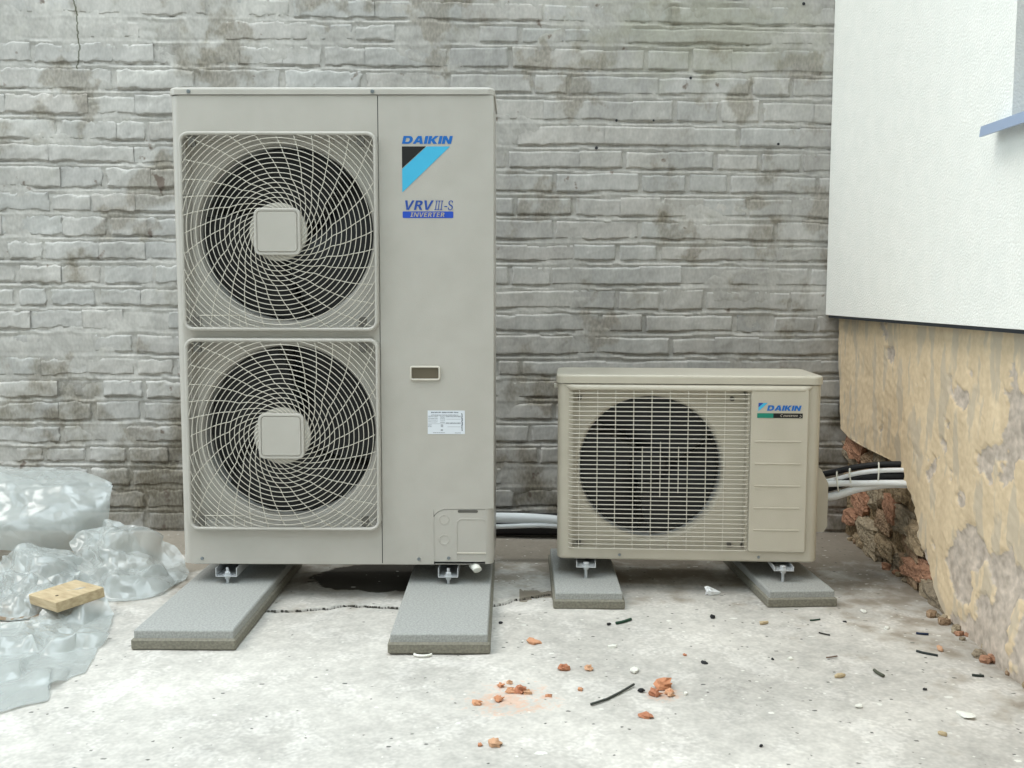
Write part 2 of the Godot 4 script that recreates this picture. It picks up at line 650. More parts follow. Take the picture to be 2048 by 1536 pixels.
# ------------------------------------------------------------------ brick wall
# courses from the top: height of the shadow line above each course at x = -0.565 and x = 1.541, and the upright joints that show
var courses := [
	[2.049, 2.013, []], [1.963, 1.927, []], [1.88, 1.844, [-0.38]], [1.794, 1.773, [0.94, 1.27]],
	[1.709, 1.679, [-0.79, -0.48, 1.15, 1.47, 1.8]],
	[1.618, 1.595, [-0.88, -0.41, 1.06, 1.22, 1.38, 1.53, 1.69, 1.84, 2.03]],
	[1.528, 1.502, [-0.69, -0.48, -0.37, 0.96, 1.28, 1.6, 1.76, 1.98]],
	[1.438, 1.414, [-0.73, -0.42, 1.19, 1.35, 1.51, 1.68, 1.84, 1.99]],
	[1.358, 1.332, [-0.69, -0.53, -0.36, 0.94, 1.1, 1.41, 1.58, 1.73, 1.89, 2.05]],
	[1.267, 1.25, [-0.58, -0.42, 1.17, 1.34, 1.49, 1.64, 1.8, 1.96]],
	[1.181, 1.164, [-0.69, -0.52, -0.38, 1.1, 1.41, 1.57, 1.9, 2.06]],
	[1.094, 1.08, [-0.76, -0.56, -0.39, 1.0, 1.17, 1.33, 1.48, 1.9]],
	[1.007, 1.004, [-0.86, -0.7, -0.55, -0.36, 0.94, 1.09, 1.24, 1.41, 1.56, 1.88, 2.03]],
	[0.922, 0.916, [-0.75, -0.57, 1.02, 1.17, 1.33, 1.49, 1.65, 1.96]],
	[0.84, 0.828, [-0.82, -0.63, -0.48, -0.32, 0.96, 1.12, 1.27, 1.43, 1.58, 1.76, 1.9, 2.06]],
	[0.754, 0.748, [-0.75, -0.59, -0.44, 1.05, 1.21, 1.53, 1.69, 1.85, 2.0]],
	[0.666, 0.664, [-0.79, -0.62, -0.44, 0.98, 1.29, 1.59, 1.75, 2.08]],
	[0.584, 0.59, [-0.73, -0.56, -0.41]], [0.502, 0.505, [-0.73, -0.6, -0.42]], [0.416, 0.424, [-0.72, -0.51]],
	[0.334, 0.342, [-0.79, -0.63, -0.48]], [0.259, 0.259, []], [0.174, 0.18, []], [0.089, 0.095, []], [0.004, 0.004, []]]
const BX0 := -1.8
const BX1 := 2.26
const BY1 := 2.1

var sag := noise(220, 3.2, 3)

func line_y(k: int, x: float) -> float:
	return lerpf(courses[k][0], courses[k][1], (x + 0.565) / 2.106) + sag.get_noise_2d(x, k * 7.3) * 0.006

# where thick render or many coats of wash have filled the joints
func filled(x: float, y: float) -> float:
	var f := smoothstep(1.70, 1.82, y + sag.get_noise_2d(x * 1.5, 55.0) * 0.10) * smoothstep(-0.25, -0.45, x + sag.get_noise_2d(y * 2.0, 75.0) * 0.2)
	f = maxf(f, smoothstep(1.86, 1.92, y + sag.get_noise_2d(x * 1.2, 95.0) * 0.12))
	f = maxf(f, smoothstep(0.0, 0.30, sag.get_noise_2d(x * 0.55 + 40.0, y * 1.1)) * 0.9)
	return clampf(f, 0.0, 1.0)

func _brick_wall():
	var wall := thing("brick_wall", "old whitewashed brick wall with peeling grey paint and eroded joints behind both condensers", "wall", Vector3(0.5, 0, WALL_Z))
	# ---- one sheet of colour for the whole wall: limewash, worn patches, damp
	var W := 1792
	var H := 1024
	var x0 := -1.9
	var ww := 4.2
	var y1 := 2.3
	var hh := 2.4
	var n1 := nbytes(W, H, 201, 0.006, 5)
	var n2 := nbytes(W, H, 202, 0.02, 5, 0.5)
	var n3 := nbytes(W, H, 203, 0.10, 3, 0.5)
	var n4 := nbytes(W, H, 204, 0.0055, 6)
	var n5 := nbytes(W, H, 205, 0.022, 5)
	var buf := PackedByteArray()
	buf.resize(W * H * 3)
	for y in H:
		var Y := y1 - hh * y / H
		for x in W:
			var i := y * W + x
			var X := x0 + ww * x / W
			var v := 0.685 + 0.025 * smoothstep(0.8, -0.2, X) + (n2[i] - 128) * 0.00035 + (n3[i] - 128) * 0.0003 + (n1[i] - 128) * 0.0004
			var r := v
			var g := v * 0.985
			var b := v * 0.962
			# worn limewash: grey-brown render shows through
			var bias := 0.0
			bias += 0.55 * exp(-pow((X + 0.25) / 0.34, 2) - pow((Y - 1.30) / 0.26, 2))
			bias += 0.65 * exp(-pow((X - 0.35) / 0.70, 2) - pow((Y - 1.92) / 0.10, 2))
			bias += 0.30 * smoothstep(0.60, 0.15, Y)
			bias += 0.10 * smoothstep(0.4, 1.2, X)
			var e := (n4[i] - 150) * 0.011 + (n5[i] - 128) * 0.004 + bias * 1.5 - 0.42
			if e > 0.0:
				e = minf(e * 2.0, 0.62)
				r = lerpf(r, 0.555 + (n3[i] - 128) * 0.0007, e)
				g = lerpf(g, 0.530 + (n3[i] - 128) * 0.0007, e)
				b = lerpf(b, 0.490 + (n3[i] - 128) * 0.0006, e)
			# algae tinge under the wall head on the right
			var a := exp(-pow((X - 1.62) / 0.42, 2) - pow((Y - 1.82) / 0.16, 2)) * 1.2 + (n5[i] - 150) * 0.004 - 0.1
			if a > 0.0:
				a = minf(a, 0.8) * 0.42
				r = lerpf(r, 0.53, a)
				g = lerpf(g, 0.53, a)
				b = lerpf(b, 0.44, a)
			# soaked, dirt-brown foot of the wall
			var s := smoothstep(0.75, 0.18, Y) * (0.95 if X < 0.2 else 0.6) + (n4[W * H - 1 - i] - 148) * 0.009 + (n5[i] - 128) * 0.003 - 0.35
			if s > 0.0:
				s = minf(s, 0.85) * 0.72
				r = lerpf(r, 0.40 + (n3[i] - 128) * 0.001, s)
				g = lerpf(g, 0.365 + (n3[i] - 128) * 0.001, s)
				b = lerpf(b, 0.30 + (n3[i] - 128) * 0.001, s)
			# bare dark brick where the wash has gone
			var q := (n5[W * H - 1 - i] - 205) * 0.02 + (1.1 + (n5[i] - 128) * 0.008) * exp(-pow((X + 0.32) / 0.15, 2) - pow((Y - 1.32) / 0.09, 2)) - 0.25 + 0.35 * smoothstep(0.5, 0.2, Y)
			if q > 0.0:
				q = minf(q * 2.0, 0.75)
				r = lerpf(r, 0.40, q)
				g = lerpf(g, 0.345, q)
				b = lerpf(b, 0.31, q)
			# hairline crack: its thin shade drawn as a darker line in the colour
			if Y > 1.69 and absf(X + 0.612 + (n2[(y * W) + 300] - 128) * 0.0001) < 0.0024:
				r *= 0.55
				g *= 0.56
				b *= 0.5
			buf[i * 3] = clampi(int(r * 255), 0, 255)
			buf[i * 3 + 1] = clampi(int(g * 255), 0, 255)
			buf[i * 3 + 2] = clampi(int(b * 255), 0, 255)
	var m := StandardMaterial3D.new()
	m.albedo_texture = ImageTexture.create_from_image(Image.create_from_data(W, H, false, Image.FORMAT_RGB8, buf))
	m.roughness = 0.95
	m.vertex_color_use_as_albedo = true
	mats.wash = m
	# ---- joints: recessed high under each course, run out to the brick below
	var nf := noise(210, 16.0, 4)
	var nl := noise(211, 3.0, 3)
	var fine := noise(212, 60.0, 3)
	var step := 0.006
	var nx := int((BX1 - BX0) / step) + 1
	var ny := int((BY1 + 0.02) / step) + 1
	var pts := PackedVector3Array()
	var uvs := PackedVector2Array()
	var cols := PackedColorArray()
	for j in ny:
		var Y := BY1 - j * step
		var k := 0
		for i in nx:
			var X := BX0 + i * step
			var yy := Y + nf.get_noise_2d(X, 40.0) * 0.003
			while k < courses.size() - 1 and line_y(k + 1, X) > yy:
				k += 1
			while k > 0 and line_y(k, X) < yy:
				k -= 1
			var t := (line_y(k, X) - yy) / 0.016
			var z := -0.010
			if t >= 0.0 and t < 1.0:
				z = lerpf(-0.0085, 0.0008, smoothstep(0.10, 0.42, t))
			elif t >= 1.0:
				z = -0.0040
			z = lerpf(z, 0.0015, filled(X, Y) * 0.85)
			z += nf.get_noise_2d(X, Y) * 0.002 + nl.get_noise_2d(X, Y) * 0.0025 + fine.get_noise_2d(X, Y) * 0.0010
			pts.append(Vector3(X - 0.5, Y, z))
			uvs.append(Vector2((X - x0) / ww, (y1 - Y) / hh))
			cols.append(Color(0.97, 0.965, 0.955))
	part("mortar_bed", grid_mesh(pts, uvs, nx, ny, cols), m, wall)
	# ---- bricks
	var br := RandomNumberGenerator.new()
	br.seed = 77
	var rest := SurfaceTool.new()
	rest.begin(Mesh.PRIMITIVE_TRIANGLES)
	var merged := 0
	var count := 0
	for k in courses.size() - 1:
		var js := [BX0]
		for x in courses[k][2]:
			js.append(x)
		js.append(BX1)
		var full := [BX0]
		for q in range(1, js.size()):
			var a: float = full[-1]
			while js[q] - a > 0.36:
				a += 0.155 if br.randf() < 0.45 else 0.30
				a += br.randf_range(-0.012, 0.012)
				if js[q] - a > 0.09:
					full.append(a)
			full.append(js[q])
		var shut := []
		for q in full.size():
			shut.append(br.randf() < 0.38)
		for q in full.size() - 1:
			var right_side := smoothstep(0.2, 0.9, (full[q] + full[q + 1]) * 0.5)
			var bm := _brick(k, full[q] + 0.0025, full[q + 1] - lerpf(0.0075, 0.0035, right_side), br, nf, fine, right_side, shut[q], shut[q + 1])
			var yc: float = line_y(k, 0.5) - 0.04
			var behind: bool = (full[q] > 0.0 and full[q + 1] < 0.86 and yc < 1.50) or (full[q] > 1.16 and full[q + 1] < 1.88 and yc < 0.50) or full[q + 1] < -0.93 or yc > 1.96 or full[q] > 2.13
			if behind:
				rest.append_from(bm, 0, Transform3D())
				merged += 1
			else:
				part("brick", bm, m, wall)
				count += 1
	print("bricks ", count, " merged ", merged)
	part("hidden_bricks", rest.commit(), m, wall).set_meta("kind", "stuff")
	# ---- drilled holes: dark discs, the shade inside put into their colour
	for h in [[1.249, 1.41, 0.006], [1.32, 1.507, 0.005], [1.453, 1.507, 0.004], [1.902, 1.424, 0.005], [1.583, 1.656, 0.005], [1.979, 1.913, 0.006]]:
		part("drill_hole_shade", disc(Vector3(h[0] - 0.5, h[1], 0.004), h[2], 0.002, 8), mats.hole_shade, wall)
	# ---- plain rendered masonry above, to the left and behind
	var st := new_st()
	stack(st, Transform3D(Basis(), Vector3(-0.275, 0, -0.2)), 4.06, 0.32, 0.01, [[BY1 - 0.01, 0.0], [3.4, 0.0]])
	stack(st, Transform3D(Basis(), Vector3(-4.305, 0, -0.2)), 4.0, 0.36, 0.01, [[-0.02, 0.0], [3.4, 0.0]])
	stack(st, Transform3D(Basis(), Vector3(-0.27, 0, -0.22)), 4.06, 0.32, 0.01, [[-0.02, 0.0], [BY1 - 0.01, 0.0]])
	var above := StandardMaterial3D.new()
	above.albedo_texture = tint_tex(256, 215, 0.02, 5, Color(0.58, 0.57, 0.54), Color(0.67, 0.66, 0.63))
	above.roughness = 0.95
	above.uv1_triplanar = true
	above.uv1_world_triplanar = true
	part("rendered_masonry", done(st), above, wall)

func _brick(k: int, xa: float, xb: float, br: RandomNumberGenerator, nf: FastNoiseLite, fine: FastNoiseLite, rs: float, shut_a: bool, shut_b: bool) -> ArrayMesh:
	if shut_a:
		xa -= 0.004
	if shut_b:
		xb += 0.004
	var us := [0.0, 0.003, 0.007, 0.013]
	var w := xb - xa
	var n := maxi(2, int((w - 0.03) / 0.009))
	for i in n - 1:
		us.append(0.013 + (w - 0.026) * (i + 1) / n)
	us.append_array([w - 0.013, w - 0.007, w - 0.003, w])
	var proud := br.randf_range(-0.001, 0.0045) * lerpf(1.2, 0.7, rs)
	var tilt := br.randf_range(-0.03, 0.03)
	var tx := br.randf_range(-0.02, 0.02)
	var rag := lerpf(0.0075, 0.0030, rs) * br.randf_range(0.6, 1.3)
	var top_gap := br.randf_range(0.010, 0.018)
	var gone := br.randf() < lerpf(0.10, 0.02, rs)
	var tone := br.randf_range(0.92, 1.03) * (0.86 if gone else 1.0)
	var warm := br.randf_range(-0.015, 0.015)
	var col := Color(tone * (1.0 + warm), tone, tone * (1.0 - warm))
	var vs := [0.0, 0.0025, 0.006, 0.012]
	var pts := PackedVector3Array()
	var uvs := PackedVector2Array()
	var cols := PackedColorArray()
	var mid := (xa + xb) * 0.5
	var height := line_y(k, mid) - line_y(k + 1, mid) - top_gap
	for i in 5:
		vs.append(0.012 + (height - 0.026) * (i + 1) / 6.0)
	vs.append_array([height - 0.014, height - 0.007, height - 0.003, height])
	for v in vs:
		for u in us:
			var X: float = xa + u
			var base := line_y(k + 1, X)
			var Y: float = base + v
			var j1 := nf.get_noise_2d(X * 1.3 + 7.0, Y * 1.3) * rag
			var fill := filled(X, Y)
			var dl: float = minf(u + (0.0075 if shut_a else 0.0), w - u + (0.0075 if shut_b else 0.0)) + j1 + fill * 0.006
			var db: float = v + nf.get_noise_2d(X, 90.0 + k) * rag * 0.8
			var dt: float = height - v + nf.get_noise_2d(X, 190.0 + k) * rag
			var f := smoothstep(-0.001, 0.0055, dl) * smoothstep(-0.001, 0.0045, db) * smoothstep(0.0, 0.0065, dt)
			var z: float = proud + tilt * (v - height * 0.5) + tx * (u - w * 0.5) + nf.get_noise_2d(X * 0.6 + 31.0, Y * 0.8) * lerpf(0.0032, 0.0014, rs) + fine.get_noise_2d(X * 0.7, Y) * 0.0014
			if gone:
				z -= 0.008
			z = lerpf(z, nf.get_noise_2d(X * 0.4, Y * 0.4) * 0.003, fill * 0.7)
			z = lerpf(-0.026, z, f)
			pts.append(Vector3(X - 0.5, Y, z))
			uvs.append(Vector2((X + 1.9) / 4.2, (2.3 - Y) / 2.4))
			cols.append(col)
	return grid_mesh(pts, uvs, us.size(), vs.size(), cols, false, true)

# ------------------------------------------------------------------ ochre plaster wall on the right
var plaster_edge := [[0.82, -0.83], [0.60, -0.82], [0.40, -0.79], [0.382, -0.70], [0.375, -0.58], [0.374, -0.47], [0.378, -0.40], [0.368, -0.30], [0.362, -0.25], [0.358, -0.19], [0.325, -0.175], [0.28, -0.111], [0.213, -0.067], [0.153, -0.039], [0.114, 0.008], [0.061, 0.076], [0.025, 0.12], [0.004, 0.20], [-0.02, 0.34]]

func edge_z(y: float) -> float:
	for k in plaster_edge.size() - 1:
		if y <= plaster_edge[k][0] and y > plaster_edge[k + 1][0]:
			return lerpf(plaster_edge[k][1], plaster_edge[k + 1][1], (plaster_edge[k][0] - y) / (plaster_edge[k][0] - plaster_edge[k + 1][0]))
	return 0.34

func _plaster_wall():
	var wall := thing("plastered_wall", "low ochre plastered wall with flaking patches and a broken corner showing rubble", "wall", Vector3(PLASTER_X, 0, 0))
	var flake := noise(301, 3.6, 5)
	var flake2 := noise(302, 9.0, 4)
	var drip := noise(303, 6.0, 4)
	var grain := noise(304, 45.0, 3)
	var und := noise(305, 2.6, 3)
	var W := 1024
	var H := 420
	var z0 := -0.85
	var zw := 3.0
	var buf := PackedByteArray()
	buf.resize(W * H * 3)
	for y in H:
		var Y := 0.86 - 0.9 * y / H
		for x in W:
			var Z := z0 + zw * x / W
			var n := drip.get_noise_2d(Z * 2.2, Y * 0.45)
			var gr := grain.get_noise_2d(Z, Y)
			var f := flake.get_noise_2d(Z, Y * 1.1)
			var r := 0.835 + n * 0.05 + gr * 0.035
			var g := 0.755 + n * 0.05 + gr * 0.035
			var b := 0.632 + n * 0.045 + gr * 0.035
			# grey washed streaks
			var e := (n + flake2.get_noise_2d(Z * 1.5, Y * 0.5) * 0.7 - 0.12) * 2.4
			if e > 0.0:
				e = minf(e, 0.6)
				r = lerpf(r, 0.70, e)
				g = lerpf(g, 0.66, e)
				b = lerpf(b, 0.60, e)
			var low := 0.44 * smoothstep(0.40, 0.05, Y) + 0.36 * smoothstep(-0.05, 0.55, Z)
			var p := f + flake2.get_noise_2d(Z, Y) * 0.25 + low - 0.46
			if p > 0.0:
				var c := 0.70 + gr * 0.07 + flake2.get_noise_2d(Z * 2.0, Y * 2.0) * 0.14
				var k := minf(p * 30.0, 1.0) * 0.9
				r = lerpf(r, c * 1.02, k)
				g = lerpf(g, c * 0.955, k)
				b = lerpf(b, c * 0.895, k)
			var o := (y * W + x) * 3
			buf[o] = clampi(int(r * 255), 0, 255)
			buf[o + 1] = clampi(int(g * 255), 0, 255)
			buf[o + 2] = clampi(int(b * 255), 0, 255)
	var m := StandardMaterial3D.new()
	m.albedo_texture = ImageTexture.create_from_image(Image.create_from_data(W, H, false, Image.FORMAT_RGB8, buf))
	m.roughness = 0.95
	# plaster skin with a ragged broken edge
	var rag := noise(306, 30.0, 4)
	var pts := PackedVector3Array()
	var uvs := PackedVector2Array()
	var cn := 330
	var rows := 140
	for j in rows:
		var Y := 0.85 - 0.87 * j / (rows - 1)
		var e := edge_z(Y) + rag.get_noise_2d(Y, 3.0) * 0.022 if Y < 0.42 else edge_z(Y)
		for i in cn + 3:
			var Z := e
			var X := 0.0
			if i == 0:
				X = 0.07
				Z = e + 0.006
			elif i == 1:
				X = 0.004
			else:
				var t := float(i - 2) / cn
				Z = maxf(e + 0.003, -0.84 + 2.34 * t)
			if i > 0:
				var low := 0.44 * smoothstep(0.40, 0.05, Y) + 0.36 * smoothstep(-0.05, 0.55, Z)
				var p := flake.get_noise_2d(Z, Y * 1.1) + flake2.get_noise_2d(Z, Y) * 0.25 + low - 0.46
				X += 0.0050 * smoothstep(0.0, 0.014, p)
				X += und.get_noise_2d(Z, Y) * 0.010 + rag.get_noise_2d(Z, Y) * 0.0022 + grain.get_noise_2d(Z, Y) * 0.0010
				X -= 0.02 * smoothstep(0.25, 0.0, Y) * smoothstep(0.1, 0.6, Z)
			pts.append(Vector3(X, Y, Z))
			uvs.append(Vector2((Z - z0) / zw, (0.86 - Y) / 0.9))
	part("plaster_coat", grid_mesh(pts, uvs, cn + 3, rows), m, wall)
	# masonry core
	var st := new_st()
	stack(st, Transform3D(Basis(), Vector3(0.200, 0, 3.0)), 0.30, 7.7, 0.01, [[-0.02, 0.0], [0.86, 0.0]])
	part("wall_core", done(st), mats.rubble, wall)
	st = new_st()
	quad(st, Vector3(0, -0.01, 1.5), Vector3(0, 0.85, 1.5), Vector3(0, 0.85, 6.8), Vector3(0, -0.01, 6.8))
	var plain := std(Color(0.70, 0.63, 0.47), 0.95)
	part("plaster_field", done(st), plain, wall)
	# exposed stones and brick ends
	var sr := RandomNumberGenerator.new()
	sr.seed = 15
	var stones := [[-0.747, 0.218], [-0.60, 0.30], [-0.45, 0.325], [-0.661, 0.163], [-0.514, 0.205], [-0.316, 0.262], [-0.428, 0.135], [-0.267, 0.182], [-0.734, 0.083], [-0.571, 0.075], [-0.408, 0.055], [-0.20, 0.115], [-0.295, 0.035], [-0.126, 0.062], [-0.045, 0.025], [-0.65, 0.015], [-0.20, 0.01], [-0.76, 0.31], [-0.36, 0.20], [-0.52, 0.02], [-0.14, 0.16], [-0.33, 0.33], [0.05, 0.01], [-0.70, 0.345]]
	for k in stones.size():
		var r := Vector3(sr.randf_range(0.022, 0.032), sr.randf_range(0.028, 0.042), sr.randf_range(0.055, 0.09))
		var o := part("stone", lump(r, 400 + k, 0.36, 14, 10, 0.9), mats["stone%d" % (k % 5)], wall)
		o.position = Vector3(0.060 - sr.randf_range(0.0, 0.018), maxf(stones[k][1], r.y * 0.6), stones[k][0])
		o.rotation = Vector3(sr.randf_range(-0.25, 0.25), sr.randf_range(-0.15, 0.15), sr.randf_range(-0.12, 0.12))
	# crumbled foot where plaster meets the yard
	for k in 46:
		var z := sr.randf_range(-0.75, 0.75)
		var r := sr.randf_range(0.006, 0.017)
		var o := part("rubble_piece", lump(Vector3(r * 1.3, r * 0.8, r), 450 + k % 6, 0.4, 7, 5, 0.3), mats["stone%d" % (k % 5)], wall)
		o.position = Vector3((0.075 if z < 0.1 else 0.02) - sr.randf_range(0.01, 0.055), r * 0.5, z)
		o.rotation.y = sr.randf() * TAU

# ------------------------------------------------------------------ insulated white facade with a window
func _facade():
	var f := thing("white_facade", "white rendered insulated facade overhanging the ochre plaster wall", "building", Vector3(FACADE_X, 0, 0))
	var ys := [0.812, 1.283, 2.65, 6.5]
	var zs := [WALL_Z + 0.004, 0.505, 1.75, 7.0]
	var st := new_st()
	for a in 3:
		for b in 3:
			if a == 1 and b == 1:
				continue
			quad(st, Vector3(0, ys[b], zs[a]), Vector3(0, ys[b + 1], zs[a]), Vector3(0, ys[b + 1], zs[a + 1]), Vector3(0, ys[b], zs[a + 1]))
	quad(st, Vector3(0, ys[0], zs[0]), Vector3(0, ys[0], zs[3]), Vector3(0.5, ys[0], zs[3]), Vector3(0.5, ys[0], zs[0]))
	quad(st, Vector3(0, ys[3], zs[0]), Vector3(0.5, ys[3], zs[0]), Vector3(0.5, ys[3], zs[3]), Vector3(0, ys[3], zs[3]))
	quad(st, Vector3(0.5, ys[0], zs[0]), Vector3(0.5, ys[0], zs[3]), Vector3(0.5, ys[3], zs[3]), Vector3(0.5, ys[3], zs[0]))
	quad(st, Vector3(0, ys[0], zs[0]), Vector3(0.5, ys[0], zs[0]), Vector3(0.5, ys[3], zs[0]), Vector3(0, ys[3], zs[0]))
	part("rendered_face", done(st), mats.render, f)
	st = new_st()
	var dp := 0.16
	quad(st, Vector3(0, ys[1], zs[1]), Vector3(dp, ys[1], zs[1]), Vector3(dp, ys[2], zs[1]), Vector3(0, ys[2], zs[1]))
	quad(st, Vector3(0, ys[1], zs[2]), Vector3(0, ys[2], zs[2]), Vector3(dp, ys[2], zs[2]), Vector3(dp, ys[1], zs[2]))
	quad(st, Vector3(0, ys[2], zs[1]), Vector3(dp, ys[2], zs[1]), Vector3(dp, ys[2], zs[2]), Vector3(0, ys[2], zs[2]))
	quad(st, Vector3(0, ys[1], zs[1]), Vector3(0, ys[1], zs[2]), Vector3(dp, ys[1], zs[2]), Vector3(dp, ys[1], zs[1]))
	part("window_reveal", done(st), mats.reveal, f)
	var win := part("window_frame", frame_sweep(Vector2.ZERO, 1.13, 1.25, 0.004, [[0.0, 0.0], [0.0, 0.05], [0.055, 0.05], [0.055, 0.0]]), mats.white_plastic, f)
	win.transform = Transform3D(Basis(Vector3(0, 0, 1), Vector3(0, 1, 0), Vector3(-1, 0, 0)), Vector3(dp - 0.002, (ys[1] + ys[2]) / 2, (zs[1] + zs[2]) / 2))
	var pane := std(Color(0.10, 0.13, 0.15), 0.05)
	pane.metallic_specular = 0.7
	var pq := new_st()
	quad(pq, Vector3(dp - 0.02, ys[1] + 0.02, zs[1] + 0.02), Vector3(dp - 0.02, ys[2] - 0.02, zs[1] + 0.02), Vector3(dp - 0.02, ys[2] - 0.02, zs[2] - 0.02), Vector3(dp - 0.02, ys[1] + 0.02, zs[2] - 0.02))
	part("window_pane", done(pq), pane, f)
	# grey sheet-metal sill, sloping out over the wall face with a turned-down lip
	var sl := new_st()
	var prof := [Vector2(dp - 0.01, 1.312), Vector2(-0.040, 1.280), Vector2(-0.043, 1.256), Vector2(-0.037, 1.256), Vector2(-0.034, 1.276), Vector2(dp - 0.01, 1.308)]
	var za := 0.440
	var zb := 1.80
	for k in prof.size():
		var p: Vector2 = prof[k]
		var q: Vector2 = prof[(k + 1) % prof.size()]
		quad(sl, Vector3(p.x, p.y, za), Vector3(p.x, p.y, zb), Vector3(q.x, q.y, zb), Vector3(q.x, q.y, za))
	quad(sl, Vector3(prof[0].x, prof[0].y, za), Vector3(prof[1].x, prof[1].y, za), Vector3(prof[4].x, prof[4].y, za), Vector3(prof[5].x, prof[5].y, za))
	part("window_sill", done(sl), mats.sill, f)
	# starter strip under the insulation, its colour dark to stand for the shadow line
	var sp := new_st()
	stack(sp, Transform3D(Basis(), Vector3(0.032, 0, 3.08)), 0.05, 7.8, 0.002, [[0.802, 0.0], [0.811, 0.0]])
	part("edge_shadow_strip", done(sp), std(Color(0.22, 0.24, 0.27), 0.5, 0.4), f)

func _yard_surroundings():
	# unseen house added behind the viewer to keep low sky off the unit fronts
	var h := thing("added_yard_house", "unseen plain grey house added across the yard to keep low sky off the condensers", "building", Vector3(0, 0, 7.2))
	var m := StandardMaterial3D.new()
	m.albedo_texture = tint_tex(128, 35, 0.03, 4, Color(0.52, 0.50, 0.46), Color(0.62, 0.60, 0.56))
	m.roughness = 0.95
	m.uv1_triplanar = true
	m.uv1_world_triplanar = true
	part("wall", block(14.0, 7.5, 0.4, 0.02, 0.01, Transform3D(Basis(), Vector3(-3.0, -0.01, 0))), m, h)
	for x in [-7.5, -4.6, -1.7, 1.2]:
		for y in [1.1, 4.3]:
			var w := part("window", frame_sweep(Vector2(x, y + 0.75), 1.0, 1.4, 0.01, [[0.0, -0.20], [0.0, -0.24], [0.07, -0.24], [0.07, -0.20]]), mats.white_plastic, h)
			part("pane", block(1.0, 0.01, 1.4, 0.01, 0.002, Transform3D(Basis(Vector3.RIGHT, PI / 2), Vector3(x, y + 0.75, -0.222))), std(Color(0.10, 0.12, 0.13), 0.08), w)

# ------------------------------------------------------------------ paving slabs
func _slab(at: Vector3, w: float, l: float, h: float, turn: float, label: String) -> void:
	var s := thing("paving_slab", label, "paving slab", at, "concrete slabs carrying the condensers")
	s.rotation.y = turn
	var st := new_st()
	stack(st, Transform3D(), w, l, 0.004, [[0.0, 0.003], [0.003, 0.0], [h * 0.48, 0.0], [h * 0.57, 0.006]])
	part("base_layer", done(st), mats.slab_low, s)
	st = new_st()
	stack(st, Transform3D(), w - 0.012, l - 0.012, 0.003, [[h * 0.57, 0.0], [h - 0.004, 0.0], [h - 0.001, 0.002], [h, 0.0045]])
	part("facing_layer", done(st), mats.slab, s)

func _slabs():
	_slab(Vector3(0.135, 0.0015, 0.02), 0.262, 0.78, 0.05, 0.0, "grey concrete slab beside the plastic sheeting, under the tall condenser")
	_slab(Vector3(0.772, 0.0015, 0.04), 0.254, 0.78, 0.05, 0.01, "grey concrete slab under the pipe cover of the tall condenser")
	_slab(Vector3(1.172, 0.0015, -0.175), 0.202, 0.50, 0.047, 0.0, "grey concrete slab under the fan end of the small condenser")
	_slab(Vector3(1.765, 0.0015, -0.20), 0.202, 0.50, 0.047, 0.06, "grey concrete slab under the logo end of the small condenser")

# ------------------------------------------------------------------ casings
func casing(w: float, h: float, d: float, r: float, holes: Array, y_low := 0.0) -> ArrayMesh:
	var st := new_st()
	var xs := [r, w - r]
	var ys := [y_low, h]
	for o in holes:
		xs.append_array([o[0], o[2]])
		ys.append_array([o[1], o[3]])
	xs.sort()
	ys.sort()
	for i in xs.size() - 1:
		for j in ys.size() - 1:
			var mx: float = (xs[i] + xs[i + 1]) / 2
			var my: float = (ys[j] + ys[j + 1]) / 2
			var inside: bool = xs[i + 1] - xs[i] < 1e-5 or ys[j + 1] - ys[j] < 1e-5
			for o in holes:
				if mx > o[0] and mx < o[2] and my > o[1] and my < o[3]:
					inside = true
			if not inside:
				for v in [Vector3(xs[i], ys[j], 0), Vector3(xs[i], ys[j + 1], 0), Vector3(xs[i + 1], ys[j + 1], 0), Vector3(xs[i], ys[j], 0), Vector3(xs[i + 1], ys[j + 1], 0), Vector3(xs[i + 1], ys[j], 0)]:
					st.set_normal(Vector3(0, 0, 1))
					st.add_vertex(v)
	# sides with rounded upright corners
	var prof := []
	for k in 9:
		var a := PI / 2 * (1.0 - k / 8.0)
		prof.append([Vector2(w - r + r * cos(a), -r + r * sin(a)), Vector2(cos(a), sin(a))])
	for k in 7:
		var a := -PI / 2 * k / 6.0
		prof.append([Vector2(w - 0.008 + 0.008 * cos(a), -d + 0.008 + 0.008 * sin(a)), Vector2(cos(a), sin(a))])
	for k in 7:
		var a := -PI / 2 - PI / 2 * k / 6.0
		prof.append([Vector2(0.008 + 0.008 * cos(a), -d + 0.008 + 0.008 * sin(a)), Vector2(cos(a), sin(a))])
	for k in 9:
		var a := PI - PI / 2 * k / 8.0
		prof.append([Vector2(r + r * cos(a), -r + r * sin(a)), Vector2(cos(a), sin(a))])
	for k in prof.size() - 1:
		var p: Vector2 = prof[k][0]
		var q: Vector2 = prof[k + 1][0]
		var np := Vector3(prof[k][1].x, 0, prof[k][1].y)
		var nq := Vector3(prof[k + 1][1].x, 0, prof[k + 1][1].y)
		for t in [[p, y_low, np], [p, h, np], [q, h, nq], [p, y_low, np], [q, h, nq], [q, y_low, nq]]:
			st.set_normal(t[2])
			st.add_vertex(Vector3(t[0].x, t[1], t[0].y))
	for y in [y_low, h]:
		for k in range(1, prof.size() - 1):
			for p in [prof[0][0], prof[k][0], prof[k + 1][0]]:
				st.set_normal(Vector3(0, -1 if y == y_low else 1, 0))
				st.add_vertex(Vector3(p.x, y, p.y))
	return st.commit()

